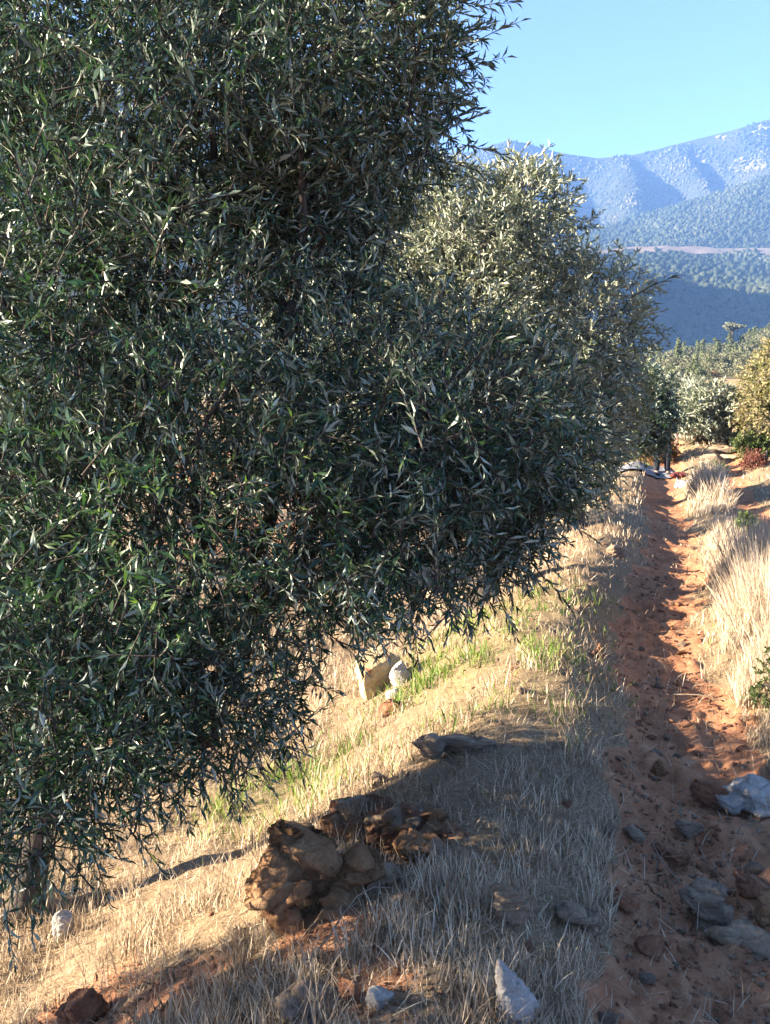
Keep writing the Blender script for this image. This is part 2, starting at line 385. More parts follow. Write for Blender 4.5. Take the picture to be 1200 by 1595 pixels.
slope = fan('forested_slope', M['hillside'],
    [(-900, 430), (700, 400), (930, 392), (1000, 397), (1100, 399), (1200, 398), (1500, 392), (2300, 420)],
    560, 1000, 1120, 30, 320, 60, rough=(6, 120), shape=1.0)
nearh = fan('near_hill', M['near_hill'],
    [(-900, 570), (600, 600), (900, 595), (1020, 576), (1060, 562), (1100, 556), (1150, 546), (1200, 528), (1320, 490), (1600, 480), (2300, 530)],
    60, 240, 330, 1.5, 320, 60, rough=(2.2, 34), shape=0.9)
# the hill on the left, behind the olive trees: its shadow lies across the foot of the forested slope
hx, hy = np.meshgrid(np.linspace(-900, 330, 150), np.linspace(430, 1080, 90), indexing='ij')
hz = 252 * np.exp(-np.where(hx > -190, ((hx + 190) / 215) ** 2, ((hx + 190) / 420) ** 2)) * sstep(430, 640, hy) * (1 - sstep(800, 1040, hy))
hz = hz + 7 * fbm2(hx, hy, 110, 4, 8) * np.clip(hz / 60, 0, 1) - 2
a_, b_ = hx.shape; i, j = np.meshgrid(np.arange(a_ - 1), np.arange(b_ - 1), indexing='ij')
obj('side_hill', mesh_np('side_hill', np.stack([hx.ravel(), hy.ravel(), hz.ravel()], 1),
    np.stack([i * b_ + j, (i + 1) * b_ + j, (i + 1) * b_ + j + 1, i * b_ + j + 1], -1).reshape(-1, 4), M['hillside'], None, True), None, kind='structure')
# pale track cut along the top of the forested slope
tr_px = np.linspace(700, 1900, 260); tr = []
for q in tr_px:
    yb_, yt_ = 392 + 3 * math.sin(q / 60) + 2 * float(vn2(np.array([q]), np.array([0.]), 30, 2)[0]), 386 + 2.0 * math.sin(q / 47 + 1) + 3 * float(vn2(np.array([q]), np.array([9.]), 22, 4)[0])
    tr.append((P(q, yb_ + 4, 988), P(q, yb_, 992), P(q, yt_, 1012), P(q, yt_ + 3, 1040)))
tr = np.array(tr).reshape(-1, 3)
i, j = np.meshgrid(np.arange(259), np.arange(3), indexing='ij')
obj('hill_track', mesh_np('hill_track', tr, np.stack([i * 4 + j, (i + 1) * 4 + j, (i + 1) * 4 + j + 1, i * 4 + j + 1], -1).reshape(-1, 4), M['bare_soil'], None, True), None, kind='structure')

# far-off woods as one mass each
def ico(sub):
    bm = bmesh.new(); bmesh.ops.create_icosphere(bm, subdivisions=sub, radius=1)
    v = np.array([x.co for x in bm.verts]); f = np.array([[x.index for x in fa.verts] for fa in bm.faces]); bm.free(); return v, f
ICO1, ICO2, ICO3 = ico(1), ico(2), ico(3)
OCT = (np.array([(1, 0, 0), (-1, 0, 0), (0, 1, 0), (0, -1, 0), (0, 0, 1), (0, 0, -1.0)]),
       np.array([(0, 2, 4), (2, 1, 4), (1, 3, 4), (3, 0, 4), (2, 0, 5), (1, 2, 5), (3, 1, 5), (0, 3, 5)]))
def woods(name, grid, n, size, pxr, base, seed, thresh=-0.35, vmin=0.02, vmax=1.15, tall=1.25):
    X, Y, Z, PX, VV = grid; rng = np.random.default_rng(seed)
    ok = np.argwhere((PX > pxr[0]) & (PX < pxr[1]) & (VV > vmin) & (VV < vmax))
    pick = ok[rng.integers(0, len(ok), n)]; i, j = pick[:, 0], pick[:, 1]
    i1 = np.minimum(i + 1, X.shape[0] - 1); j1 = np.minimum(j + 1, X.shape[1] - 1)
    u, w = rng.random(n), rng.random(n)
    def L(Aa): return (Aa[i, j] * (1 - u) + Aa[i1, j] * u) * (1 - w) + (Aa[i, j1] * (1 - u) + Aa[i1, j1] * u) * w
    p = np.stack([L(X), L(Y), L(Z)], 1)
    keep = fbm2(p[:, 0], p[:, 1], size * 14, 4, seed) > thresh
    p = p[keep]; n = len(p)
    s = size * (0.3 + 1.1 * rng.random(n) ** 1.8) * 0.5 * (1 + 0.35 * fbm2(p[:, 0], p[:, 1], size * 12, 2, seed + 8))
    bv, bf = base; k = len(bv)
    jit = 1 + 0.35 * (rng.random((n, k, 1)) - 0.5) * 2
    T = bv[None] * jit * s[:, None, None] * np.array((1, 1, tall)); T = T * np.stack([0.8 + 0.5 * rng.random(n), 0.8 + 0.5 * rng.random(n), np.ones(n)], 1)[:, None]
    T = T + p[:, None]; T[:, :, 2] += (s * tall * 0.6)[:, None]
    Fq = bf[None] + (np.arange(n) * k)[:, None, None]
    obj(name, mesh_np(name, T.reshape(-1, 3), Fq.reshape(-1, 3), M['forest'], {'rnd': np.repeat(np.clip(0.45 + 0.55 * fbm2(p[:, 0], p[:, 1], size * 22, 3, seed + 5) + 0.45 * (rng.random(n) - 0.5), 0, 1), k)}), None, kind='stuff')
woods('mountain_wood', mount, 27000, 4.2, (640, 1420), OCT, 1, -0.65)
woods('spur_wood', spur, 18000, 4.4, (760, 1420), OCT, 2, -1.0)
woods('slope_wood', slope, 10000, 4.8, (760, 1420), ICO1, 3, -0.55, vmax=0.985)

# pale outcrops of rock high on the mountain
def hull_points(rng, n, dims):
    """a ball cut flat by n random planes"""
    m = 160 if n >= 14 else 90
    p = unit(rng.normal(size=(m, 3))); p = p / np.maximum(np.abs(p).max(1, keepdims=True), 0.75)
    for _ in range(n):
        q = unit(rng.normal(size=3)); o = 0.52 + 0.36 * rng.random(); p = p - np.maximum(p @ q - o, 0)[:, None] * q
    p = p / np.abs(p).max(0); return p * np.asarray(dims) * 0.5
def mesh_from_bm(bm, name, mat, smooth=False):
    me = bpy.data.meshes.new(name); bm.to_mesh(me); bm.free()
    if mat: me.materials.append(mat)
    if smooth: me.polygons.foreach_set('use_smooth', np.ones(len(me.polygons), bool))
    return me
MX, MY, MZ, _, MV = mount
_sy = 797.5 - F * np.tan(np.arctan((MZ - CAM_H) / MY) + PITCH); _b = (797.5 - _sy) / F
_sx = 600 + F * (MX / MY) * (math.cos(PITCH) + _b * math.sin(PITCH))
def outcrop(px, py, w, h, seed, label):
    """broken slabs of stone lying in the mountain side"""
    rng = np.random.default_rng(seed); ok = np.argwhere((((_sx - px) / w) ** 2 + ((_sy - py) / h) ** 2 < 0.27) & (MV < 1))
    if not len(ok): ok = np.argwhere((((_sx - px) / w) ** 2 + ((_sy - py) / h) ** 2 < 1.2) & (MV <= 1))
    base = np.array([MX[tuple(ok[0])], MY[tuple(ok[0])], MZ[tuple(ok[0])]]); root = thing('rock_outcrop', base, label, 'rock outcrop')
    bm = bmesh.new()
    for q in ok[rng.permutation(len(ok))][:26]:
        c = np.array([MX[tuple(q)], MY[tuple(q)], MZ[tuple(q)]]) - base; sc = 2.5 + 6 * rng.random()
        pp = hull_points(rng, 9, (sc * 2.2, sc * 1.8, sc * 1.3)); bmesh.ops.convex_hull(bm, input=[bm.verts.new(c + v) for v in pp[rng.permutation(len(pp))[:26]]])
    lo = [v for v in bm.verts if not v.link_faces]; bmesh.ops.delete(bm, geom=lo, context='VERTS')
    obj('slabs', mesh_from_bm(bm, 'slabs', M['pale_cliff']), root, Vector((0, 0, 0)), kind='stuff')
for px, py, w, h, sd, lab in ((1190, 207, 26, 26, 1, 'pale rock cliff just below the mountain skyline, by the right edge'),
                              (1130, 216, 24, 9, 2, 'small pale rock patch right under the mountain crest'),
                              (1165, 258, 58, 20, 3, 'wide pale rock outcrop halfway up the mountain on the right'),
                              (1092, 250, 22, 14, 4, 'faint grey rock outcrop on the middle of the mountain side')):
    outcrop(px, py, w, h, sd, lab)

# ------------------------------------------------------------------ leaves
def leaf_arrays(B, D, Nn, L, W, bend, fold=0.35):
    """five vertices and four faces a leaf, folded along its midrib and bent down to the tip"""
    S = unit(np.cross(D, Nn)); L = L[:, None]; W = W[:, None]; bd = bend[:, None]
    b = B; m = B + D * L * 0.5 + Nn * L * bd * 0.3
    l = B + D * L * 0.46 - S * W * 0.5 + Nn * (W * fold * 0.5 + L * bd * 0.3)
    r = B + D * L * 0.46 + S * W * 0.5 + Nn * (W * fold * 0.5 + L * bd * 0.3)
    t = B + D * L - Nn * L * bd * 0.35
    Vv = np.stack([b, l, m, r, t], 1)
    f = np.array([(0, 3, 2), (0, 2, 1), (2, 3, 4), (2, 4, 1)])
    return Vv, f
def leaves_mesh(name, B, D, Nn, L, W, bend, rnd, mat, fine=None):
    if fine is not None:                 # the nearest leaves get four faces, the rest two
        order = np.argsort(~fine); B, D, Nn, L, W, bend, rnd = (q[order] for q in (B, D, Nn, L, W, bend, rnd)); k = int(fine.sum())
        Vv, f = leaf_arrays(B, D, Nn, L, W, bend); n = len(B); off = (np.arange(n) * 5)[:, None, None]
        f2 = np.array([(0, 3, 4), (0, 4, 1)])
        Fq = np.concatenate([(f[None] + off[:k]).reshape(-1, 3), (f2[None] + off[k:]).reshape(-1, 3)])
        return mesh_np(name, Vv.reshape(-1, 3), Fq, mat, {'rnd': np.repeat(rnd, 5)})
    Vv, f = leaf_arrays(B, D, Nn, L, W, bend); n = len(B)
    return mesh_np(name, Vv.reshape(-1, 3), (f[None] + (np.arange(n) * 5)[:, None, None]).reshape(-1, 3), mat, {'rnd': np.repeat(rnd, 5)})
def grow(p0, d, ln, rng, pairs, leaf, ratio, spread=0.75, droop=0.25):
    """opposite leaf pairs along curved twigs -> leaf arrays and the twig lines"""
    n = len(p0); lat = unit(np.cross(d, unit(rng.normal(size=(n, 3))))); lat2 = np.cross(d, lat)
    Bs, Ds, Ns, Ls = [], [], [], []
    us = np.linspace(0.12, 1.0, pairs); line = []
    for k, u in enumerate(us):
        pos = p0 + d * (ln * u)[:, None] - np.array((0, 0, 1.0)) * (ln * droop * u * u)[:, None]
        tan = unit(d - np.array((0, 0, 1.0)) * (2 * droop * u))
        e = lat if k % 2 == 0 else lat2
        sides = (1, -1) if k < pairs - 1 else (1, -1, 0)
        for sg in sides:
            th = spread * (1.1 - 0.45 * u) + 0.38 * rng.normal(size=n)
            if sg == 0: th = 0.15 * rng.normal(size=n)
            ee = unit(e * (sg if sg else 1) + 0.35 * rng.normal(size=(n, 3)))
            Dl = unit(tan * np.cos(th)[:, None] + ee * np.sin(th)[:, None])
            up = tan * 0.8 + np.array((0, 0, 0.55)) + 0.45 * rng.normal(size=(n, 3))
            Nl = unit(up - Dl * (up * Dl).sum(1, keepdims=True))
            keep = rng.random(n) < (0.93 if u > 0.3 else 0.7)
            sz = leaf * (0.65 + 0.5 * rng.random(n)) * (0.75 + 0.4 * math.sin(math.pi * (0.15 + 0.75 * u)))
            Bs.append(pos[keep]); Ds.append(Dl[keep]); Ns.append(Nl[keep]); Ls.append(sz[keep])
    for u in (0.0, 0.5, 1.0):
        line.append(p0 + d * (ln * u)[:, None] - np.array((0, 0, 1.0)) * (ln * droop * u * u)[:, None])
    B, D, Nn, L = (np.concatenate(q) for q in (Bs, Ds, Ns, Ls))
    W = L * ratio * (0.8 + 0.4 * rng.random(len(L)))
    return B, D, Nn, L, W, np.stack(line, 1)
def twigs_mesh(name, line, r0, mat):
    n, m, _ = line.shape; T = unit(line[:, -1] - line[:, 0]); a = unit(np.cross(T, np.array((0.3, 0.2, 1.0)))); b = np.cross(T, a)
    ring = [(math.cos(q), math.sin(q)) for q in (0, 2.1, 4.2)]
    Vv = np.stack([line[:, i] + (r0 * (1 - 0.35 * i))[:, None] * (c * a + s * b) for i in range(m) for c, s in ring], 1)
    f = np.array([(i * 3 + j, i * 3 + (j + 1) % 3, (i + 1) * 3 + (j + 1) % 3, (i + 1) * 3 + j) for i in range(m - 1) for j in range(3)])
    return mesh_np(name, Vv.reshape(-1, 3), (f[None] + (np.arange(n) * m * 3)[:, None, None]).reshape(-1, 4), mat, None, True)

def project(p):
    q = p - np.array((0, 0, CAM_H)); c, s = math.cos(PITCH), math.sin(PITCH)
    dep = q[:, 1] * c - q[:, 2] * s; up = q[:, 1] * s + q[:, 2] * c
    return 600 + F * q[:, 0] / dep, 797.5 - F * up / dep, dep

def curve(a, b, rng, n=7, bow=0.12, sag=0.0):
    a = np.asarray(a, float); b = np.asarray(b, float); L = np.linalg.norm(b - a); o = rng.normal(size=3) * bow * L; o2 = rng.normal(size=3) * bow * 0.5 * L
    u = np.linspace(0, 1, n)[:, None]
    return a + (b - a) * u + o * np.sin(np.pi * u) + o2 * np.sin(2 * np.pi * u) - np.array((0, 0, 1.0)) * sag * L * u * u
def olive_tree(name, base, lobes, n_twigs, label, cat='olive tree', group='olive trees along the path', leaf=0.062, ratio=0.2, tw=(0.16, 0.3), pairs=9,
               seed=1, mat='olive_leaf', trunk_r=0.12, fork=1.0, hole=0.30, singles=0, lean=(0.1, 0.05), n_branch=26, extra=None, leafmat2=None, low=0.12, inner=0.22, pale_top=None, droop=0.16):
    rng = np.random.default_rng(seed); base = np.asarray(base, float)
    root = thing(name, base, label, cat, group)
    fk = base + np.array((lean[0], lean[1], fork))
    # trunk, limbs, branches
    tp = curve(base - np.array((0, 0, 0.12)), fk, rng, 9, 0.06); rad = trunk_r * (1.25 - 0.55 * np.linspace(0, 1, 9)); rad[0] *= 1.35; rad[1] *= 1.12
    Vt, Qt = tube(tp, rad, 12)
    Vt = Vt + (0.22 * trunk_r * vn3(Vt, 0.09, seed))[:, None] * unit(Vt - tp.mean(0))
    obj('trunk', mesh_np('trunk', Vt, Qt, M['bark'], None, True), root)
    vol = np.array([np.prod(l[1]) ** (2 / 3) for l in lobes]); vol /= vol.sum()
    limbs = []
    for c, rd in lobes:
        c = np.asarray(c, float); lp = curve(fk - np.array((0, 0, 0.05)), c + np.array((0, 0, 0.1 * rd[2])), rng, 9, 0.09, -0.02)
        V_, Q_ = tube(lp, np.linspace(trunk_r * 0.55, 0.014, 9), 7)
        obj('limb', mesh_np('limb', V_, Q_, M['bark'], None, True), root); limbs.append(lp)
    # twigs
    k = rng.choice(len(lobes), n_twigs * 2, p=vol)
    C = np.array([l[0] for l in lobes], float)[k]; RD = np.array([l[1] for l in lobes], float)[k]
    dirs = unit(rng.normal(size=(len(k), 3)))
    fr = np.where(rng.random(len(k)) < inner, rng.random(len(k)) ** 0.5 * 0.8, 0.72 + 0.3 * rng.random(len(k)))
    p = C + dirs * RD * fr[:, None]
    ok = (vn3(p, 0.42, seed) + 0.5 * vn3(p, 0.19, seed + 3) > -1 + hole * 2 * (0.5 + 0.5 * fr)) & (p[:, 2] > G(p[:, 0], p[:, 1], False) + low)
    p, dirs, C, RD, fr = p[ok][:n_twigs], dirs[ok][:n_twigs], C[ok][:n_twigs], RD[ok][:n_twigs], fr[ok][:n_twigs]
    out = unit(dirs / RD)
    d = out * 0.7 + 0.62 * rng.normal(size=p.shape); d[:, 2] += np.where(dirs[:, 2] > -0.3, 0.3, -0.25)
    d = unit(d); ln = tw[0] + (tw[1] - tw[0]) * rng.random(len(p))
    p = p - d * (ln * 0.55)[:, None]
    if extra is not None:
        p = np.concatenate([p, extra[0]]); d = np.concatenate([d, unit(extra[1])]); ln = np.concatenate([ln, extra[2]])
    B, D, Nn, L, W, line = grow(p, d, ln, rng, pairs, leaf, ratio, droop=droop)
    above = B[:, 2] > G(B[:, 0], B[:, 1], False) + 0.03
    B, D, Nn, L, W = B[above], D[above], Nn[above], L[above], W[above]
    rnd = np.clip(rng.random(len(B)) * 0.8 + 0.25 * vn3(B, 0.5, seed + 9) + 0.02, 0, 1)
    if pale_top is not None: rnd = np.clip(rnd + pale_top * sstep(0.2, 1.0, (B[:, 2] - B[:, 2].min()) / np.ptp(B[:, 2])), 0, 1)
    bend = 0.12 + 0.16 * rng.random(len(B))
    obj('twigs', twigs_mesh('twigs', line, np.full(len(line), 0.0022 + 0.0008 * leaf / 0.06), M['bark']), root, kind='stuff')
    J = rng.permutation(len(p))[:n_branch]
    for q in J:
        lp = limbs[int(np.argmin([np.linalg.norm(l[-1] - p[q]) for l in limbs]))]
        V_, Q_ = tube(curve(lp[rng.integers(4, 9)], p[q], rng, 7, 0.08), np.linspace(0.016, 0.004, 7), 5)
        obj('branch', mesh_np('branch', V_, Q_, M['bark'], None, True), root)
    mt = M[mat]; single = np.zeros(len(B), bool)
    if singles:
        sx, sy, dep = project(B + D * L[:, None] * 0.5); inside = (sx > 5) & (sx < 1195) & (sy > 5) & (sy < 1590) & (dep > 0.5)
        view = unit(B - np.array((0, 0, CAM_H)))
        area = L * W * np.abs((Nn * view).sum(1)) / dep ** 2
        score = area * np.exp(-2.2 * (dep - dep[inside].min()))
        score[~inside] = 0; cell = (sx // 44).astype(int) * 1000 + (sy // 44).astype(int); best = {}
        for q in np.argsort(-score)[:30000]:
            if score[q] > 0 and cell[q] not in best: best[cell[q]] = q
        chosen = sorted(best.values(), key=lambda q: -score[q])[:singles]; single[chosen] = True
        protos = []
        for v in range(6):
            e = np.array([[0, 1.0, 0]]), np.array([[0, 0, 1.0]])
            protos.append(leaves_mesh('leaf', np.zeros((1, 3)), e[0], e[1], np.array([1.0]), np.array([0.2 + 0.02 * (v % 3)]), np.array([0.14 + 0.03 * v]), np.array([0.1 + v * 0.15]), mt))
        for q in chosen:
            S = np.cross(D[q], Nn[q]); s = float(L[q])
            o = bpy.data.objects.new('leaf', protos[min(5, int(rnd[q] * 6))]); COL.objects.link(o); o.parent = root
            mtx = Matrix(((S[0], D[q][0], Nn[q][0]), (S[1], D[q][1], Nn[q][1]), (S[2], D[q][2], Nn[q][2]))) * s
            m4 = mtx.to_4x4(); m4.translation = Vector(B[q] - base); o.matrix_local = m4
    keep = ~single; dk = project(B[keep])[2]; fine = dk < (np.partition(dk, min(80000, len(dk) - 1))[min(80000, len(dk) - 1)] if singles else 0)
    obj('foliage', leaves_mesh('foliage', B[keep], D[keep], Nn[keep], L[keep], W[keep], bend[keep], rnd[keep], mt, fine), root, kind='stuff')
    return root
def lobe(px, py, d, rx, ry, rd):
    return (P(px, py, d), (rx * d / F, rd, ry * d / F))

# first olive: fills the left of the picture
sp_pts = [(P(985, 462, 2.9), P(1035, 432, 2.9)), (P(720, 225, 3.1), P(765, 232, 3.1)), (P(690, 205, 3.1), P(745, 175, 3.1)), (P(730, 70, 3.2), P(800, 30, 3.2)), (P(720, 110, 3.2), P(780, 85, 3.2)),
          (P(900, 690, 2.8), P(955, 700, 2.8)), (P(890, 640, 2.8), P(960, 600, 2.8)), (P(860, 800, 2.9), P(920, 830, 2.9)), (P(830, 880, 2.9), P(880, 930, 2.9)), (P(770, 920, 2.9), P(800, 975, 2.9)),
          (P(880, 570, 2.8), P(985, 540, 2.8)), (P(930, 500, 2.9), P(1005, 470, 2.9)), (P(200, 1290, 2.3), P(235, 1330, 2.3)), (P(140, 1310, 2.2), P(165, 1385, 2.2)), (P(40, 1340, 2.2), P(50, 1440, 2.2)),
          (P(5, 1400, 2.2), P(20, 1480, 2.2)), (P(380, 1150, 2.5), P(420, 1215, 2.5)), (P(90, 1290, 2.2), P(70, 1370, 2.2)), (P(330, 1190, 2.5), P(370, 1235, 2.5)), (P(640, 960, 2.8), P(650, 1010, 2.8)),
          (P(480, 990, 2.7), P(490, 1060, 2.7)), (P(700, 250, 3.0), P(740, 262, 3.0)), (P(740, 10, 3.2), P(790, 0, 3.2))]
ex = (np.array([a for a, b in sp_pts]), np.array([b - a for a, b in sp_pts]), np.array([max(0.14, np.linalg.norm(b - a) * 1.15) for a, b in sp_pts]))
T1 = np.array((-1.54, 3.6, 0)); T1[2] = G1(T1[0], T1[1])
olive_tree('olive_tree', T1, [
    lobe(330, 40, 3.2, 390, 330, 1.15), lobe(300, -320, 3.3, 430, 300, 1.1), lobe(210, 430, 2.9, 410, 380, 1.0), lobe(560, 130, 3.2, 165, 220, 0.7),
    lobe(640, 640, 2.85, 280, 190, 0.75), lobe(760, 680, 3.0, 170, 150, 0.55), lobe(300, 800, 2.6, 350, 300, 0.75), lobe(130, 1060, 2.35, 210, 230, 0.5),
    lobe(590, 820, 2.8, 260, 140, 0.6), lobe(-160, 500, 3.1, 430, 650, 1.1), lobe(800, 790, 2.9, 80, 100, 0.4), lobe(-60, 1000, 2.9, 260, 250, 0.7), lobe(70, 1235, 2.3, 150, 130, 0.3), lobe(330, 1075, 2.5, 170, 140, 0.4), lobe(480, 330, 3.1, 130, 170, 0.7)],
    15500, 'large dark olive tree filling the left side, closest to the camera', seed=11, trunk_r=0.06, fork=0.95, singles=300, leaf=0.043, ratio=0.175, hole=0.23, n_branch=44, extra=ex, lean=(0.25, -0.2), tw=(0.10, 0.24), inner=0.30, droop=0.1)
def on_ground(x, y): return np.array((x, y, G1(x, y)))
# second olive, grey-green, lit from the left
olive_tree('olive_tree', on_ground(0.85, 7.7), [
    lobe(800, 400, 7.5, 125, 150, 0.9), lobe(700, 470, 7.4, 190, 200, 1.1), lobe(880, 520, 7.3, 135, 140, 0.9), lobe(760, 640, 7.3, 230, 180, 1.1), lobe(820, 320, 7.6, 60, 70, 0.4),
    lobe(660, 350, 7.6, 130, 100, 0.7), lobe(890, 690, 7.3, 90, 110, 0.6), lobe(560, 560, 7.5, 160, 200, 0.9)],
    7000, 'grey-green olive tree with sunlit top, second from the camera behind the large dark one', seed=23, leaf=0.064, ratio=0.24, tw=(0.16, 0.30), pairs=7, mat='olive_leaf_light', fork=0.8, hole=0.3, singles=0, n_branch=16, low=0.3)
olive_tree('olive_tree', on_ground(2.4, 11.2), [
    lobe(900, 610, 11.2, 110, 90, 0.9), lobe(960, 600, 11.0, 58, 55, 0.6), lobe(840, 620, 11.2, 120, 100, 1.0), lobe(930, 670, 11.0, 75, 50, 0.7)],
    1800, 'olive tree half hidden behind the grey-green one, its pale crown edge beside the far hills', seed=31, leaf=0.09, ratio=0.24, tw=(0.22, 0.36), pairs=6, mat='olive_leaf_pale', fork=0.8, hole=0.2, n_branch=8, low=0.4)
olive_tree('olive_tree', on_ground(3.7, 15.6), [
    lobe(985, 625, 15.3, 66, 58, 0.9), lobe(1008, 648, 15.0, 44, 50, 0.7), lobe(940, 650, 15.3, 80, 70, 1.0), lobe(960, 690, 15.2, 80, 30, 0.9)],
    2000, 'dark round olive tree beside the path with a standing person under its right edge', seed=37, leaf=0.1, ratio=0.26, tw=(0.24, 0.38), pairs=6, fork=0.8, hole=0.18, n_branch=8, low=0.78)
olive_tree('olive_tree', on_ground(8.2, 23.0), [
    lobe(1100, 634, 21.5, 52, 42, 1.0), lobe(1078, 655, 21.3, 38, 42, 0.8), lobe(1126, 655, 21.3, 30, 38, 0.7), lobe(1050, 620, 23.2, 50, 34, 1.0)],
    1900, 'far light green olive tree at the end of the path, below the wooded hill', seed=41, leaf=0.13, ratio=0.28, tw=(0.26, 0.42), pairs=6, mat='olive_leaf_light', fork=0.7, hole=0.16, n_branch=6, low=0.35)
# more of the grove to the left: these stand outside the frame or behind the front tree and shade the foreground
olive_tree('olive_tree', on_ground(-6.2, 1.2), [
    ((-6.0, 1.3, 1.9), (1.6, 1.0, 0.95)), ((-6.6, 0.4, 1.9), (1.5, 1.0, 1.0)), ((-5.6, 0.9, 1.7), (1.3, 1.0, 0.9)), ((-6.2, -0.3, 2.1), (1.4, 1.1, 1.1)), ((-5.8, 1.0, 1.0), (1.3, 0.75, 0.6)), ((-5.6, 1.75, 1.2), (1.1, 0.5, 0.5)), ((-5.2, 1.75, 1.15), (1.0, 0.5, 0.45)), ((-6.2, 1.7, 1.35), (1.0, 0.5, 0.45))],
    1750, 'olive tree standing to the left of the camera, outside the picture', seed=43, leaf=0.085, ratio=0.26, tw=(0.2, 0.34), pairs=7, fork=1.0, hole=0.47, n_branch=6)
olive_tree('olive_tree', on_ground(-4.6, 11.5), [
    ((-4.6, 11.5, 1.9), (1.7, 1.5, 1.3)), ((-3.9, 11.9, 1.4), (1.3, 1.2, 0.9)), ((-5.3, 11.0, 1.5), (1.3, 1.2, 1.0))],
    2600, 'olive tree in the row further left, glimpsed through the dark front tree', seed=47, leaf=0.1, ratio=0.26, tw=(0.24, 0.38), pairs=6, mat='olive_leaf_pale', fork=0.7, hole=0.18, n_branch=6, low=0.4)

# shrubs and the autumn tree on the right
def bush(name, base, lobes, n, label, cat, mat, seed, leaf=0.05, ratio=0.5, tw=(0.15, 0.3), pairs=5, trunk_r=0.03, fork=0.25, hole=0.2, nb=4):
    return olive_tree(name, base, lobes, n, label, cat, None, leaf, ratio, tw, pairs, seed, mat, trunk_r, fork, hole, 0, (0.02, 0.02), nb, None, None, 0.03, 0.35)
b = hit(1190, 742)
bush('autumn_tree', on_ground(8.75, 20.3), [lobe(1205, 605, 20.0, 50, 62, 0.9), lobe(1183, 645, 19.8, 30, 45, 0.7), lobe(1225, 560, 20.2, 40, 45, 0.8), lobe(1240, 650, 20.2, 60, 60, 1.1)], 1700,
     'yellow and pinkish autumn tree at the right edge, beside the path end', 'tree', 'autumn_leaf', 51, 0.09, 0.5, (0.25, 0.5), 6, 0.06, 0.7, 0.24, 8)
bush('green_shrub', on_ground(8.2, 19.6), [lobe(1172, 692, 19.6, 28, 18, 0.4), lobe(1200, 694, 19.6, 26, 22, 0.5)], 420, 'green leafy shrub at the foot of the autumn tree', 'shrub', 'green_leaf', 52, 0.07, 0.45)
bush('red_shrub', on_ground(8.0, 18.9), [lobe(1172, 722, 18.8, 17, 20, 0.3), lobe(1188, 730, 18.8, 12, 15, 0.25)], 230, 'reddish leafless-looking shrub on the right bank below the autumn tree', 'shrub', 'red_leaf', 53, 0.05, 0.4)
def shrub_px(px, py, rx, ry, n, label, mat, seed, name='green_shrub', leaf=0.05, ratio=0.4):
    h = hit(px, py); d = h[1]
    bush(name, h, [lobe(px, py - ry * 0.9, d, rx, ry, rx * d / F), lobe(px + rx * 0.4, py - ry * 0.5, d, rx * 0.6, ry * 0.6, rx * 0.6 * d / F)], n, label, 'shrub', mat, seed, leaf, ratio, (0.3 * rx * d / F, 0.75 * rx * d / F), 5, 0.008, 0.4 * ry * d / F, 0.15, 3)
shrub_px(1110, 738, 26, 9, 160, 'low dark green shrub across the path end, above the dry grass clump', 'green_leaf', 61, leaf=0.06)
shrub_px(1162, 842, 16, 24, 160, 'yellow-green shrub growing out of the tall dry grass', 'green_leaf', 62, leaf=0.05, ratio=0.3)
shrub_px(1202, 1112, 34, 58, 110, 'bright green bushy plant in the grass, cut by the right edge', 'green_leaf', 63, leaf=0.022, ratio=0.5)
shrub_px(1200, 965, 20, 26, 90, 'small green sprig half hidden in the tall grass at the right edge', 'green_leaf', 64, leaf=0.02, ratio=0.3)
shrub_px(1025, 722, 30, 24, 240, 'small bush of rusty brown leaves under the dark round olive', 'rust_leaf', 65, 'rusty_shrub', leaf=0.08, ratio=0.5)

# trees on the near hill: each a thing of its own
def blob_tree(seed, kind, leafs=800):
    rng = np.random.default_rng(seed); n = leafs
    if kind == 'round':
        c = np.stack([(rng.random(9) - 0.5) * 0.75, (rng.random(9) - 0.5) * 0.75, 0.3 + 0.55 * rng.random(9)], 1); r = 0.2 + 0.14 * rng.random(9)
    else:
        c = np.stack([(rng.random(9) - 0.5) * 0.25, (rng.random(9) - 0.5) * 0.25, 0.15 + 0.13 * np.arange(9)], 1); r = 0.36 - 0.034 * np.arange(9)
    k = rng.integers(0, 9, n); dr = unit(rng.normal(size=(n, 3))); p = c[k] + dr * (r[k] * (0.65 + 0.4 * rng.random(n)))[:, None]
    nn = unit(dr + 0.6 * rng.normal(size=(n, 3)) + np.array((0, 0, 0.3))); a = unit(np.cross(nn, rng.normal(size=(n, 3)))); b = np.cross(nn, a)
    sz = ((0.026 + 0.03 * rng.random(n)) * (leafs / 800) ** -0.3)[:, None]
    Vv = np.stack([p + a * sz, p + b * sz * 0.8 + nn * sz * 0.3, p - a * sz, p - b * sz * 0.8 + nn * sz * 0.3], 1).reshape(-1, 3)
    f = (np.array([(0, 1, 2), (0, 2, 3)])[None] + (np.arange(n) * 4)[:, None, None]).reshape(-1, 3)
    rn = np.repeat(np.clip(rng.random(9)[k] * 0.6 + 0.4 * rng.random(n), 0, 1), 4)
    tv, tq = tube([(0, 0, -0.3), (0.02, 0, 0.5)], [0.05, 0.03], 5)
    return np.concatenate([Vv, tv]), np.concatenate([f, np.concatenate([tq[:, [0, 1, 2]], tq[:, [0, 2, 3]]]) + len(Vv)]), np.concatenate([rn, np.zeros(len(tv))])
M['hill_tree_green'] = forest_mat('hill_tree_green', [(0.0, (0.065, 0.085, 0.04)), (1.0, (0.14, 0.155, 0.075))])
M['hill_tree_grey'] = forest_mat('hill_tree_grey', [(0.0, (0.11, 0.12, 0.075)), (1.0, (0.21, 0.205, 0.13))])
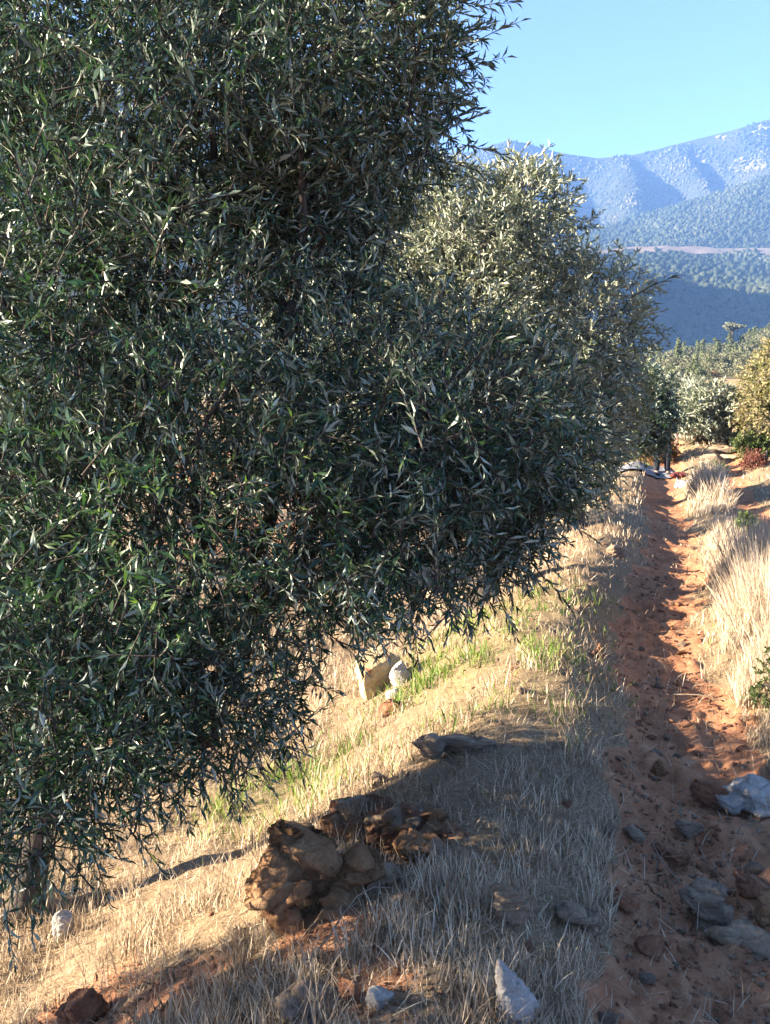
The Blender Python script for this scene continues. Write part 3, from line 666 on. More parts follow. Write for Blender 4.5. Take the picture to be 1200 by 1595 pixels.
M['hill_tree_russet'] = forest_mat('hill_tree_russet', [(0.0, (0.17, 0.11, 0.08)), (1.0, (0.25, 0.17, 0.12))])
BUSH = [blob_tree(150 + k, 'round', 120) for k in range(3)]
protos = []
for k in range(9):
    kd = ('round', 'round', 'cone')[k % 3]
    v, f, a = blob_tree(100 + k, kd); mt = M[('hill_tree_green', 'hill_tree_grey', 'hill_tree_russet')[(0, 1, 0, 0, 1, 0, 1, 2, 0)[k]]]
    protos.append((mesh_np('hill_tree', v, f, mt, {'rnd': a}), kd, mt.name))
rng = np.random.default_rng(77); X, Y, Z, PX, VV = nearh
cand = np.argwhere((PX > 985) & (PX < 1245) & (VV > 0.16) & (VV < 1.02))
for q in cand[rng.permutation(len(cand))][:290]:
    i, j = q
    if abs(PX[i, j] - 1139) < 14 and VV[i, j] > 0.8: continue
    me, kd, mn = protos[rng.choice(9, p=[.14, .14, .16, .12, .14, .12, .1, .03, .05])]
    s = (1.9 + 1.8 * rng.random()) * (0.35 + 0.65 * VV[i, j]) * (1.2 if kd == 'cone' else 1.0)
    w = {'hill_tree_green': 'green', 'hill_tree_grey': 'grey-green', 'hill_tree_russet': 'russet'}[mn]
    o = obj('hill_tree', me, None, Vector((X[i, j], Y[i, j], Z[i, j] - 0.2)), label=f"{w} {'pointed pine' if kd == 'cone' else 'bushy tree'} on the wooded near hill", category='tree',
            group=f"{w} {'pines' if kd == 'cone' else 'bushes'} on the near hill")
    o.scale = (s, s, s * (0.9 + 0.3 * rng.random())); o.rotation_euler = (0, 0, rng.random() * 6.28)
vs_, fs_, as_, n_ = [], [], [], 0                     # the undergrowth between them, too dense to count
for q in cand[rng.permutation(len(cand))][:650]:
    i, j = q; me_k = rng.integers(0, 3); v, f, a = BUSH[me_k]; sc_ = (1.5 + 1.8 * rng.random()) * (0.3 + 0.7 * VV[i, j])
    vs_.append(v * sc_ + np.array((X[i, j] + rng.normal() * 1.5, Y[i, j] + rng.normal() * 1.5, Z[i, j] - 0.2))); fs_.append(f + n_); n_ += len(v); as_.append(np.clip(a * 0.5 + rng.random() * 0.6, 0, 1))
obj('hill_scrub', mesh_np('hill_scrub', np.concatenate(vs_), np.concatenate(fs_), M['hill_tree_grey'], {'rnd': np.concatenate(as_)}), None, kind='stuff')
# the umbrella pine that stands clear of the hill
yp = 225.0; pb = P(1139, 535, yp); k = yp / F
pine = thing('umbrella_pine', pb, 'tall flat-topped pine standing clear on the crest of the near hill', 'pine tree')
Vt, Qt = tube([pb - np.array((0, 0, 2)), pb + np.array((0.1, 0, 8 * k)), P(1142, 516, yp)], [0.45, 0.34, 0.22], 7)
obj('trunk', mesh_np('trunk', Vt, Qt, M['bark'], None, True), pine)
rg = np.random.default_rng(5); n = 900                 # flat-topped crown of many small needle tufts
lc = np.array([P(1143 + rg.normal() * 7, 508 + rg.normal() * 2.6, yp) + np.array((0, rg.normal() * 0.9, 0)) for _ in range(22)])
dr = unit(rg.normal(size=(n, 3))); cp = lc[rg.integers(0, 22, n)] + dr * np.array((1.25, 1.25, 0.55)) * (2.6 + 2.6 * rg.random((n, 1))) * k
nn = unit(dr + 0.7 * rg.normal(size=(n, 3))); ta = unit(np.cross(nn, rg.normal(size=(n, 3)))); tb_ = np.cross(nn, ta); sz = (0.12 + 0.14 * rg.random((n, 1)))
cv = np.stack([cp + ta * sz, cp + tb_ * sz * 0.8, cp - ta * sz, cp - tb_ * sz * 0.8], 1).reshape(-1, 3)
obj('crown', mesh_np('crown', cv, np.arange(n * 4).reshape(-1, 4), M['hill_tree_grey'], {'rnd': np.repeat(rg.random(n), 4)}), pine, kind='stuff')
for q in range(4):
    V_, Q_ = tube([P(1141.5, 518 - q, yp), P(1143 + (-9, -4, 5, 9)[q], 508, yp)], [0.16, 0.08], 5); obj('limb', mesh_np('limb', V_, Q_, M['bark'], None, True), pine)

# ------------------------------------------------------------------ rocks
M['rock_brown'] = rock_mat('rock_brown', (0.19, 0.09, 0.045), (0.36, 0.20, 0.10), (0.48, 0.32, 0.18), 9)
M['rock_red'] = rock_mat('rock_red', (0.22, 0.09, 0.05), (0.35, 0.17, 0.095), (0.44, 0.27, 0.17), 10)
M['rock_grey'] = rock_mat('rock_grey', (0.25, 0.18, 0.125), (0.36, 0.265, 0.185), (0.46, 0.36, 0.26), 8, lichen=(0.15, 0.13, 0.11), strata=2.5)
M['rock_white'] = rock_mat('rock_white', (0.36, 0.33, 0.29), (0.50, 0.47, 0.43), (0.60, 0.57, 0.53), 7, lichen=(0.36, 0.25, 0.17))
M['rock_yellow'] = rock_mat('rock_yellow', (0.45, 0.33, 0.17), (0.58, 0.46, 0.27), (0.66, 0.56, 0.38), 6, lichen=(0.32, 0.15, 0.08))
M['rock_tan'] = rock_mat('rock_tan', (0.26, 0.18, 0.11), (0.38, 0.28, 0.19), (0.46, 0.36, 0.26), 8)
def rock_mesh(name, hulls, mat, seed, voxel=0.01, amp=0.10, size=0.2):
    """hulls: list of (centre, dims, n points, rotation) merged and remeshed into one weathered stone"""
    rng = np.random.default_rng(seed); bm = bmesh.new()
    for c, dims, n, rot in hulls:
        m = np.array(Matrix.Rotation(rot[2], 3, 'Z') @ Matrix.Rotation(rot[1], 3, 'Y') @ Matrix.Rotation(rot[0], 3, 'X'))
        pts = hull_points(rng, n, dims) @ m.T + np.asarray(c)
        ret = bmesh.ops.convex_hull(bm, input=[bm.verts.new(q) for q in pts])
    bmesh.ops.delete(bm, geom=[v for v in bm.verts if not v.link_faces], context='VERTS')
    me = bpy.data.meshes.new('tmp'); bm.to_mesh(me); bm.free()
    o = bpy.data.objects.new('tmp', me); COL.objects.link(o)
    md = o.modifiers.new('r', 'REMESH'); md.mode = 'VOXEL'; md.voxel_size = voxel
    me2 = bpy.data.meshes.new_from_object(o.evaluated_get(bpy.context.evaluated_depsgraph_get())); bpy.data.objects.remove(o); bpy.data.meshes.remove(me)
    nV = len(me2.vertices); co = np.empty(nV * 3, np.float32); me2.vertices.foreach_get('co', co); co = co.reshape(-1, 3).astype(float)
    nn = np.empty(nV * 3, np.float32); me2.vertices.foreach_get('normal', nn); nn = nn.reshape(-1, 3)
    tilt = unit(np.array((0.25 * rng.normal(), 0.25 * rng.normal(), 1.0)))
    d = amp * size * (0.45 * vn3(co, size * 0.4, seed) - 0.5 * np.exp(-(vn3(co * np.array((0.7, 0.7, 1.9)), size * 0.45, seed + 1) / 0.09) ** 2) + 0.55 * (np.mod((co @ tilt + 0.05 * size * vn3(co, size * 0.3, seed + 6)) / (0.23 * size) + 0.25 * vn3(co, size * 0.5, seed + 5), 1.0) - 0.5) + 0.15 * vn3(co, size * 0.15, seed + 3) + 0.06 * vn3(co, size * 0.06, seed + 4))
    co = co + nn * d[:, None]; me2.vertices.foreach_set('co', co.astype(np.float32).ravel())
    me2.materials.clear(); me2.materials.append(mat); me2.name = name; me2.update(); me2.polygons.foreach_set('use_smooth', np.ones(len(me2.polygons), bool))
    return me2
def rock(px, py, w, h, mat, label, seed, name='rock', depth=0.8, hulls=None, sink=0.34, rot=None, n=16, cat='rock', amp=0.14):
    """a stone whose visible foot is at photo point (px, py), w x h photo pixels"""
    g = hit(px, py); d = math.hypot(g[0], g[1]); k = math.hypot(d, CAM_H) / F
    W, H = w * k, h * k * 1.05; D_ = W * depth
    base = g + np.array((g[0] / d, g[1] / d, 0)) * D_ * 0.40
    base[2] = max(G1(base[0], base[1]) * 0.5 + g[2] * 0.5, g[2] - 0.02)
    if mat == 'rock_white': amp = 0.08
    if hulls is None: hulls = [((0, 0, 0.5), (1, 1, 1.0 + sink), n, (0, 0, 0))]
    hs = [((c[0] * W, c[1] * D_, c[2] * H - sink * H * 0.5), (q[0] * W * 1.08, q[1] * D_ * 1.08, q[2] * H * 1.08), m_, r_) for c, q, m_, r_ in hulls]
    me = rock_mesh(name, hs, M[mat], seed, max(0.004, min(W, H) / 26), amp, (W + H) / 2)
    o = obj(name, me, None, Vector(base), label=label, category=cat)
    if rot is not None: o.rotation_euler = rot
    return o
rock(496, 1452, 190, 118, 'rock_brown', 'big rugged brown boulder with a shadowed hollow, on the left flank of the grassy bank', 1, 'boulder', 0.85,
     [((-0.34, -0.1, 0.50), (0.36, 0.6, 0.8), 9, (0.25, 0.35, 0.5)), ((-0.14, 0.1, 0.80), (0.5, 0.7, 0.36), 9, (0.1, 0.12, 0.2)), ((0.02, 0.15, 0.45), (0.5, 0.6, 0.75), 10, (0.1, -0.25, 0.4)), ((-0.2, -0.22, 0.16), (0.3, 0.4, 0.5), 8, (0, 0.3, 0.9)), ((0.3, 0.1, 0.62), (0.36, 0.5, 0.5), 9, (0.2, -0.2, 0.8)), ((0.14, -0.12, 0.26), (0.34, 0.4, 0.4), 8, (0.3, 0, 0.3))], 0.3)
rock(546, 1306, 84, 30, 'rock_brown', 'dark stone with a yellow sunlit end, on top of the rubble heap', 2, 'rock', 0.7, [((-0.3, 0, 0.5), (0.4, 0.8, 1.0), 12, (0, 0.2, 0.2)), ((0.12, 0, 0.45), (0.75, 0.8, 0.85), 14, (0, 0, 0))])
rock(558, 1268, 60, 22, 'rock_tan', 'weathered tan stone at the back of the rubble heap', 3, 'rock', 0.8)
rock(652, 1342, 70, 26, 'rock_brown', 'dark brown shaded rock right of the big boulder', 4, 'rock', 0.8)
rock(655, 1292, 34, 22, 'rock_white', 'pale pinkish rounded stone on the right of the rubble heap', 5, 'rock', 0.8)
rock(590, 1392, 70, 42, 'rock_tan', 'angular tan rock below the rubble heap, with a bright left face', 6, 'rock', 0.8, [((-0.2, 0, 0.5), (0.5, 0.8, 1.0), 10, (0.2, 0.3, 0.4)), ((0.15, 0, 0.35), (0.7, 0.8, 0.7), 12, (0, 0.2, 0))])
rock(478, 1302, 40, 10, 'rock_white', 'thin flat white chip of stone lying behind the big boulder', 7, 'rock', 0.9, None, 0.1)
rock(583, 1085, 76, 78, 'rock_yellow', 'standing yellow rock slab in the sunlit grass under the dark olive', 8, 'rock', 0.55, [((-0.08, 0, 0.55), (0.72, 1.0, 1.2), 3, (0.08, 0.12, 0.62)), ((0.34, 0.1, 0.5), (0.3, 0.6, 0.8), 6, (0, 0.2, 0.2))], amp=0.05)
rock(624, 1068, 36, 34, 'rock_white', 'rounded white stone leaning on the right of the yellow slab', 9, 'rock', 0.8)
rock(612, 1094, 24, 22, 'rock_white', 'small white stone in front of the yellow slab', 10, 'rock', 0.8)
rock(610, 1112, 40, 18, 'rock_red', 'orange-brown stone lying below the small white stone of the yellow slab', 11, 'rock', 0.8)
rock(712, 1176, 124, 28, 'rock_grey', 'long grey half-buried stone across the middle of the grassy bank', 12, 'rock', 0.3, [((-0.3, 0, 0.5), (0.45, 0.95, 1.1), 26, (0, 0, 0)), ((0.05, 0, 0.48), (0.6, 0.95, 1.05), 26, (0, 0, 0)), ((0.3, 0.05, 0.42), (0.42, 0.9, 0.95), 24, (0, 0.05, 0))])
rock(797, 1442, 48, 50, 'rock_tan', 'upright rounded tan stone in the shaded stubble', 13, 'rock', 0.8)
rock(897, 1450, 66, 32, 'rock_grey', 'tilted flat grey slab between the stubble and the path', 14, 'rock', 0.7, [((0, 0, 0.5), (1.05, 1, 0.55), 16, (0.2, 0.38, 0))])
rock(800, 1612, 66, 76, 'rock_white', 'tall pale grey rock at the bottom edge, left of the path', 15, 'rock', 0.8)
rock(587, 1580, 44, 26, 'rock_white', 'small white cobble near the bottom edge', 16, 'rock', 0.8)
rock(478, 1606, 104, 50, 'rock_grey', 'flat blue-grey slab at the bottom edge', 17, 'rock', 0.8, [((0, 0, 0.45), (1.05, 1, 0.75), 12, (0.1, 0.05, 0))])
rock(545, 1568, 30, 30, 'rock_red', 'pointed brown stone left of the small white cobble', 18, 'rock', 0.8)
rock(132, 1604, 68, 46, 'rock_red', 'reddish-brown rock at the bottom left corner', 19, 'rock', 0.8)
rock(95, 1466, 32, 38, 'rock_white', 'bright white stone in the dry grass at the lower left', 20, 'rock', 0.7)
rock(1172, 1274, 104, 56, 'rock_white', 'large white rock with brown stains beside the path, at the right edge', 21, 'boulder', 0.7, [((0.1, 0, 0.55), (0.8, 0.9, 0.9), 16, (0, 0.1, 0)), ((-0.28, 0, 0.35), (0.42, 0.7, 0.7), 12, (0, 0.3, 0)), ((0.42, 0, 0.55), (0.4, 0.8, 0.75), 12, (0, 0, 0))])
rock(1105, 1450, 74, 60, 'rock_grey', 'layered grey rock bedded in the path', 22, 'rock', 0.9, [((-0.12, 0.1, 0.72), (0.72, 0.75, 0.5), 14, (0.1, 0.2, 0)), ((0.0, 0, 0.5), (0.85, 0.85, 0.4), 14, (0.1, 0.15, 0.2)), ((0.1, -0.05, 0.25), (0.9, 0.9, 0.45), 14, (0, 0.1, 0.4))])
rock(1172, 1405, 56, 26, 'rock_red', 'low reddish rock behind the layered grey rock, near the right edge', 23, 'rock', 0.8)
rock(1192, 1445, 40, 30, 'rock_brown', 'dark squarish rock on the right edge, right of the layered grey rock', 24, 'rock', 0.8)
rock(1158, 1500, 90, 34, 'rock_tan', 'broad knobbly tan stone on the path at the lower right', 25, 'rock', 0.9, [((-0.25, 0, 0.45), (0.5, 0.8, 0.9), 12, (0, 0, 0)), ((0.2, 0, 0.4), (0.7, 0.8, 0.8), 14, (0, 0.1, 0))])
rock(1026, 1212, 20, 22, 'rock_brown', 'small upright brown stone on the path above the white rock', 26, 'rock', 0.7)
rock(592, 1226, 32, 18, 'rock_grey', 'small blue-grey stone in the stubble behind the rubble heap', 27, 'rock', 0.8)
rock(1100, 1262, 52, 30, 'rock_red', 'dull reddish rock on the path just left of the large white rock', 28, 'rock', 0.8)
rock(1072, 1312, 40, 20, 'rock_grey', 'flat grey stone set in the path left of the large white rock', 29, 'rock', 0.8)
rock(985, 1311, 32, 14, 'rock_grey', 'thin pale stone at the left edge of the path', 30, 'rock', 0.8)
rock(968, 1420 , 44, 22, 'rock_red', 'dark red stone by the tilted grey slab', 31, 'rock', 0.8)
rock(1045, 1352, 50, 20, 'rock_red', 'broad flat reddish stone in the shaded path', 32, 'rock', 0.8)
rock(1010, 1492, 48, 20, 'rock_red', 'low dark stone in the middle of the shaded path', 33, 'rock', 0.8)
rock(958, 868, 30, 18, 'rock_grey', 'grey stone at the left edge of the path in the distance', 34, 'rock', 0.8)
rock(935, 1028, 16, 22, 'rock_red', 'small orange stone on the right rim of the sunlit grass bank', 35, 'rock', 0.8)

def polar(n, seed, r0, r1, a0=-33, a1=31):
    rng = np.random.default_rng(seed); r = np.exp(np.log(r0) + (np.log(r1) - np.log(r0)) * rng.random(n)); a = np.radians(a0 + (a1 - a0) * rng.random(n))
    return r * np.sin(a), r * np.cos(a), r, rng
# loose stones: one shape of each kind, copied
def stone_mesh(seed, mat, n=13, m=22):
    rng = np.random.default_rng(seed); bm = bmesh.new()
    pp = hull_points(rng, 8, (1, 0.8 + 0.3 * rng.random(), 0.5 + 0.3 * rng.random())); pp = pp[rng.permutation(len(pp))[:m]]
    bmesh.ops.convex_hull(bm, input=[bm.verts.new(q) for q in pp])
    bmesh.ops.delete(bm, geom=[v for v in bm.verts if not v.link_faces], context='VERTS')
    return mesh_from_bm(bm, 'stone', M[mat])
st = {c: [stone_mesh(200 + k * 7 + i * 50, c) for k in range(4)] for i, c in enumerate(('rock_red', 'rock_tan', 'rock_grey', 'rock_brown', 'rock_white'))}
rng = np.random.default_rng(9)
def stone(x, y, s, c, label, group, sink=0.2):
    o = obj('stone', st[c][rng.integers(4)], None, Vector((x, y, G1(x, y) + s * (0.24 - sink))), label=label, category='stone', group=group)
    o.scale = (s, s, s * (0.6 + 0.5 * rng.random())); o.rotation_euler = (rng.normal() * 0.25, rng.normal() * 0.25, rng.random() * 6.28)
for k in range(110):                                   # rubble heap
    rx_, ry_ = rng.normal() * 0.42, rng.normal() * 0.42; g = hit(615 + 75 * rx_, 1300 + 34 * ry_); s = 0.035 + 0.065 * rng.random() ** 1.3
    o_z = 0.07 * math.exp(-(rx_ ** 2 + ry_ ** 2) * 2.5) * rng.random()
    stone(g[0], g[1], s, ('rock_red', 'rock_red', 'rock_tan', 'rock_brown')[rng.integers(4)], 'small red-brown stone in the rubble heap beside the big boulder', 'rubble stones beside the big boulder', -o_z / s)
for k in range(190):                                  # stones in the ruts
    t = 2.0 + 9.5 * rng.random() ** 1.6; s_ = rng.normal() * 0.26 + (0.0 if rng.random() < 0.72 else 0.6 * (t < 4.3))
    x = s_ * CU + t * SU + 0.07; y = t * CU - s_ * SU
    stone(x, y, (0.018 + 0.05 * rng.random() ** 2.2) * (1 + 0.04 * t), ('rock_red', 'rock_red', 'rock_tan', 'rock_grey')[rng.integers(4)], 'small loose stone lying in the red dirt path', 'loose stones in the path', 0.16)
for k in range(36):
    t = 2.0 + 4 * rng.random(); s_ = -0.5 - 1.2 * rng.random(); x = s_ * CU + t * SU; y = t * CU - s_ * SU
    stone(x, y, 0.02 + 0.035 * rng.random() ** 2, ('rock_red', 'rock_tan', 'rock_brown')[rng.integers(3)], 'small stone among the dry stubble of the bank', 'stones in the stubble', 0.1)
gv, gf, n_ = [], [], 0                                # grit and crumbs of soil in the ruts
rg = np.random.default_rng(15); gm_ = [stone_mesh(300 + k, 'rock_red', 8, 9) for k in range(4)]; bvs = [np.array([v.co for v in gm_[k].vertices]) for k in range(4)]
bfs = []
for k in range(4):
    gm_[k].calc_loop_triangles(); bfs.append(np.array([tuple(t_.vertices) for t_ in gm_[k].loop_triangles]))
gx, gy, gr, rg = polar(60000, 15, 1.8, 14)
k_ = path_mask(gx, gy) * (0.35 + 0.65 * (vn2(gx, gy, 0.25, 8) > 0)) + 0.5 * bare_spots(gx, gy) > rg.random(len(gx)); gx, gy, gr = gx[k_], gy[k_], gr[k_]; gz = G(gx, gy)
for q in range(len(gx)):
    k = q % 4; sc_ = (0.005 + 0.026 * rg.random() ** 3.5) * (0.8 + 0.1 * gr[q]); a = rg.random() * 6.28; ca, sa = math.cos(a) * sc_, math.sin(a) * sc_
    v = bvs[k]; gv.append(np.stack([v[:, 0] * ca - v[:, 1] * sa + gx[q], v[:, 0] * sa + v[:, 1] * ca + gy[q], v[:, 2] * sc_ * 0.8 + gz[q] + sc_ * 0.1], 1)); gf.append(bfs[k] + n_); n_ += len(v)
GRIT = mesh_np('grit', np.concatenate(gv), np.concatenate(gf), [M['rock_red'], M['rock_tan']], None, False, np.concatenate([np.full(len(f), (q * 7 % 10) > 6, int) for q, f in enumerate(gf)]))
obj('grit', GRIT, None, kind='stuff')
# stepped stones past the end of the path
tb = hit(1125, 716); terr = thing('stone_steps', tb, 'pale stepped stones climbing the bank at the far end of the path', 'stone steps')
for k in range(15):
    px, py = 1106 + 12 * (k % 3) + 1.2 * k + rng.normal() * 2, 722 - 3.9 * k + rng.normal()
    p = hit(px, py); s = 0.26 + 0.2 * rng.random()
    o = bpy.data.objects.new('stone', st[('rock_tan', 'rock_grey', 'rock_tan')[k % 3]][k % 4]); COL.objects.link(o); o.parent = terr; o.location = Vector(p - tb)
    o.scale = (s * 1.8, s, s * 1.1); o.rotation_euler = (0, 0, rng.normal() * 0.3)
# ------------------------------------------------------------------ grass, straw
def blades(name, X, Y, h, w, mat, seed, rnd, lean=0.5, seg=2, dirbias=None, flat=False):
    rng = np.random.default_rng(seed); n = len(X); Z = G(X, Y) - 0.01
    a = rng.random(n) * 2 * math.pi; ln = np.abs(rng.normal(size=n)) * lean
    d = np.stack([np.cos(a) * ln, np.sin(a) * ln, np.ones(n)], 1)
    if dirbias is not None: d[:, :2] += dirbias
    if flat: d[:, 2] = 0.05 + 0.3 * rng.random(n) ** 2
    d = unit(d); base = np.stack([X, Y, Z + (0.015 * rng.random(n) if flat else 0)], 1)
    fa = rng.random(n) * math.pi; side = np.stack([np.cos(fa), np.sin(fa), np.zeros(n)], 1)
    bendv = np.stack([np.cos(a), np.sin(a), -0.5 * np.ones(n)], 1) * (0.25 * lean * h)[:, None]
    hw = (w * 0.5)[:, None]; m = base + d * (h * 0.55)[:, None] + bendv * 0.2; tip = base + d * h[:, None] + bendv
    Vv = np.stack([base - side * hw, base + side * hw, m + side * hw * 0.8, m - side * hw * 0.8, tip], 1)
    f = np.array([(0, 1, 2), (0, 2, 3), (3, 2, 4)])
    return mesh_np(name, Vv.reshape(-1, 3), (f[None] + (np.arange(n) * 5)[:, None, None]).reshape(-1, 3), mat, {'rnd': np.repeat(rnd, 5)})
X, Y, r, rng = polar(250000, 3, 1.7, 34)
pmk = path_mask(X, Y); t, s = path_ts(X, Y); gm = green_mask(X, Y)
cl = fbm2(X, Y, 0.28, 3, 61)
bare = sstep(-3.2, -4.0, s) * 0.6
keep = (pmk < 0.35 + 0.15 * rng.random(len(X))) & (rng.random(len(X)) < np.clip(0.34 + 0.25 * sstep(-0.9, -1.5, s) + 0.85 * cl + 0.45 * vn2(X, Y, 0.07, 19) - bare, 0.13, 1) * (1 - 0.88 * bare_spots(X, Y))) & (s > -14)
X, Y, r, s, gm, cl = X[keep], Y[keep], r[keep], s[keep], gm[keep], cl[keep]
g = rng.random(len(X)) < gm * 0.95
h = (0.018 + 0.075 * rng.random(len(X)) ** 2.0) * (1 + 0.6 * cl) * (1 + 0.02 * r)
w = np.maximum(0.0040, r * 0.00095) * (0.7 + 0.6 * rng.random(len(X)))
rn = np.clip(rng.random(len(X)) * 0.85 + 0.2 * fbm2(X, Y, 0.6, 2, 4) + 0.06, 0, 1)
obj('dry_stubble', blades('dry_stubble', X[~g], Y[~g], h[~g], w[~g], M['dry_grass'], 5, rn[~g], 0.38), None, kind='stuff')
obj('green_grass', blades('green_grass', X[g], Y[g], h[g] * 1.25, w[g] * 1.5, M['green_grass'], 6, rn[g], 0.5), None, kind='stuff')
# straw lying on the ground
X, Y, r, rng = polar(50000, 8, 1.7, 20)
pmk = path_mask(X, Y); keep = rng.random(len(X)) < np.where(pmk > 0.5, 0.3, 0.8); X, Y, r = X[keep], Y[keep], r[keep]
obj('straw_litter', blades('straw_litter', X, Y, 0.03 + 0.10 * rng.random(len(X)) ** 2, np.maximum(0.0026, r * 0.0008), M['dry_grass'], 9, np.clip(rng.random(len(X)) * 0.9, 0, 1), 0.4, flat=True), None, kind='stuff')
X, Y, r, rng = polar(30000, 38, 1.7, 12)                 # dead twigs tangled in the stubble
k_ = (path_mask(X, Y) < 0.6) & (fbm2(X, Y, 0.4, 3, 73) > -0.05 + 0.3 * rng.random(len(X))); X, Y, r = X[k_], Y[k_], r[k_]
obj('dead_twigs', blades('dead_twigs', X, Y, 0.05 + 0.09 * rng.random(len(X)), np.maximum(0.0026, r * 0.0008), M['twig_grass'], 39, rng.random(len(X)), 1.6), None, kind='stuff')
X, Y, r, rng = polar(9000, 28, 1.7, 12)
k_ = fbm2(X, Y, 0.5, 3, 71) > -0.1; X, Y, r = X[k_], Y[k_], r[k_]
obj('leaf_litter', blades('leaf_litter', X, Y, 0.03 + 0.02 * rng.random(len(X)), (0.007 + 0.005 * rng.random(len(X))), M['twig_grass'], 29, rng.random(len(X)), 0.3, flat=True), None, kind='stuff')
# tall dry grass on the median and the right verge
def tall(name, n, t0, t1, s0, s1, hmax, seed, wmul=1.0):
    rng = np.random.default_rng(seed); t = t0 + (t1 - t0) * rng.random(n) ** 1.3; s = s0 + (s1 - s0) * rng.random(n)
    x = s * CU + t * SU + 0.07; y = t * CU - s * SU
    k = fbm2(x, y, 0.5, 3, seed) > -0.25 + 0.4 * (rng.random(n) - 0.5); x, y, t, s = x[k], y[k], t[k], s[k]; n = len(x)
    edge = sstep(s0, s0 + 0.25, s) * (0.45 + 0.55 * sstep(t0, t0 + 1.2, t))
    h = hmax * (0.35 + 0.65 * rng.random(n)) * (0.3 + 0.7 * edge)
    r = np.hypot(x, y)
    obj(name, blades(name, x, y, h, np.maximum(0.003, r * 0.00085) * wmul, M['tall_grass'], seed + 1, np.clip(rng.random(n), 0, 1), 0.32, dirbias=np.array((0.06, -0.03))), None, kind='stuff')
tall('tall_dry_grass', 15000, 4.9, 8.4, 0.34, 1.0, 0.76, 81)
tall('median_grass', 6000, 8.0, 14.6, 0.36, 0.9, 0.24, 96)
tall('verge_grass', 7000, 3.8, 15, 1.6, 3.6, 0.3, 84)
tall('low_median_grass', 9000, 3.9, 5.6, 0.36, 1.5, 0.22, 87)
tall('far_grass_clump', 3500, 14.5, 18.0, 0.35, 0.95, 0.7, 90, 1.2)
# dead weed stalks standing on the bank
for k, (px, py, px2, py2) in enumerate(((905, 1115, 868, 985), (912, 1112, 940, 990), (925, 1050, 932, 1010))):
    a = hit(px, py); b2 = P(px2, py2, a[1] - 0.05); rg = np.random.default_rng(k)
    J = Join(); c = curve(a - np.array((0, 0, 0.03)), b2, rg, 8, 0.05); J.add(*tube(c, np.linspace(0.0035, 0.0012, 8), 4), 0.2)
    for q in range(6):
        p0 = c[2 + q % 6]; e = p0 + np.array((rg.normal() * 0.06, rg.normal() * 0.04, 0.05 + 0.06 * rg.random())); J.add(*tube(curve(p0, e, rg, 4, 0.1), [0.002, 0.0017, 0.0013, 0.0008], 3), 0.3)
    obj('weed_stalk', J.mesh('weed_stalk', M['twig_grass']), None, label=('dark dead weed stalk leaning left on the sunlit bank', 'dead weed stalk leaning right on the sunlit bank', 'short dead weed stalk at the rim of the path')[k], category='weed')
# dead sticks
for k, (x1, y1, x2, y2, lab) in enumerate(((1060, 1385, 1015, 1322, 'thin bent pale twig lying on the shaded path'), (1120, 1095, 1010, 1088, 'long pale straw stalk lying across the path by the right grass'),
                                           (420, 1530, 610, 1400, 'dead branch lying in the grass below the big boulder'), (960, 1185, 1000, 1225, 'forked twig at the left edge of the path'),
                                           (1085, 1235, 1110, 1262, 'grey twig beside the large white rock'))):
    a = hit(x1, y1) + np.array((0, 0, 0.015)); b2 = hit(x2, y2) + np.array((0, 0, 0.03)); rg = np.random.default_rng(40 + k)
    J = Join(); c = curve(a, b2, rg, 8, 0.06); c[1:-1, 2] += 0.01; J.add(*tube(c, np.linspace(0.004, 0.002, 8), 5), 0.9)
    J.add(*tube(curve(c[4], c[4] + np.array((0.05, 0.04, 0.03)), rg, 4, 0.1), np.linspace(0.0025, 0.001, 4), 4), 0.8)
    obj('dead_stick', J.mesh('dead_stick', M['twig_grass']), None, label=lab, category='stick')

# ------------------------------------------------------------------ harvest sheet, bundle and the person under the far olive
def simple(name, col, rough=0.8):
    m, nt, out = new_mat(name); n = noise_tex(nt, 30, 4, 0.6, obj_coord(nt))
    principled(nt, out, mixc(nt, mapr(nt, n, 0.3, 0.7, 0, 0.35), col, tuple(c * 0.6 for c in col)), rough, 0.2, n, 0.3, 0.01); return m
M['sheet'] = simple('sheet_cloth', (0.22, 0.22, 0.23)); M['red_cloth'] = simple('red_cloth', (0.13, 0.035, 0.03)); M['dark_cloth'] = simple('dark_cloth', (0.02, 0.022, 0.028))
M['jacket'] = simple('jacket_cloth', (0.04, 0.045, 0.06)); M['skin'] = simple('skin', (0.42, 0.25, 0.18), 0.6); M['hair'] = simple('hair', (0.02, 0.015, 0.012))
def sheet(corners, label, seed, lift=0.03, n=24):
    c = [hit(*q) if len(q) == 2 else q for q in corners]; Vv = []
    for i in range(n):
        for j in range(n):
            u, v = i / (n - 1), j / (n - 1)
            p = (c[0] * (1 - u) + c[1] * u) * (1 - v) + (c[3] * (1 - u) + c[2] * u) * v
            Vv.append((p[0], p[1], G1(p[0], p[1]) + lift))
    Vv = np.array(Vv); Vv[:, 2] += 0.05 * np.abs(fbm2(Vv[:, 0], Vv[:, 1], 0.5, 3, seed))
    i, j = np.meshgrid(np.arange(n - 1), np.arange(n - 1), indexing='ij')
    Qq = np.stack([i * n + j, (i + 1) * n + j, (i + 1) * n + j + 1, i * n + j + 1], -1).reshape(-1, 4)
    o = obj('ground_sheet', mesh_np('ground_sheet', Vv, Qq, M['sheet'], None, True), None, label=label, category='sheet')
    sm = o.modifiers.new('thick', 'SOLIDIFY'); sm.thickness = 0.006
sheet([(1050, 762), (1080, 760), (1085, 748), (1054, 746)], 'crumpled white sheet lying at the far end of the path', 3, 0.015)
pg = hit(1031, 742)
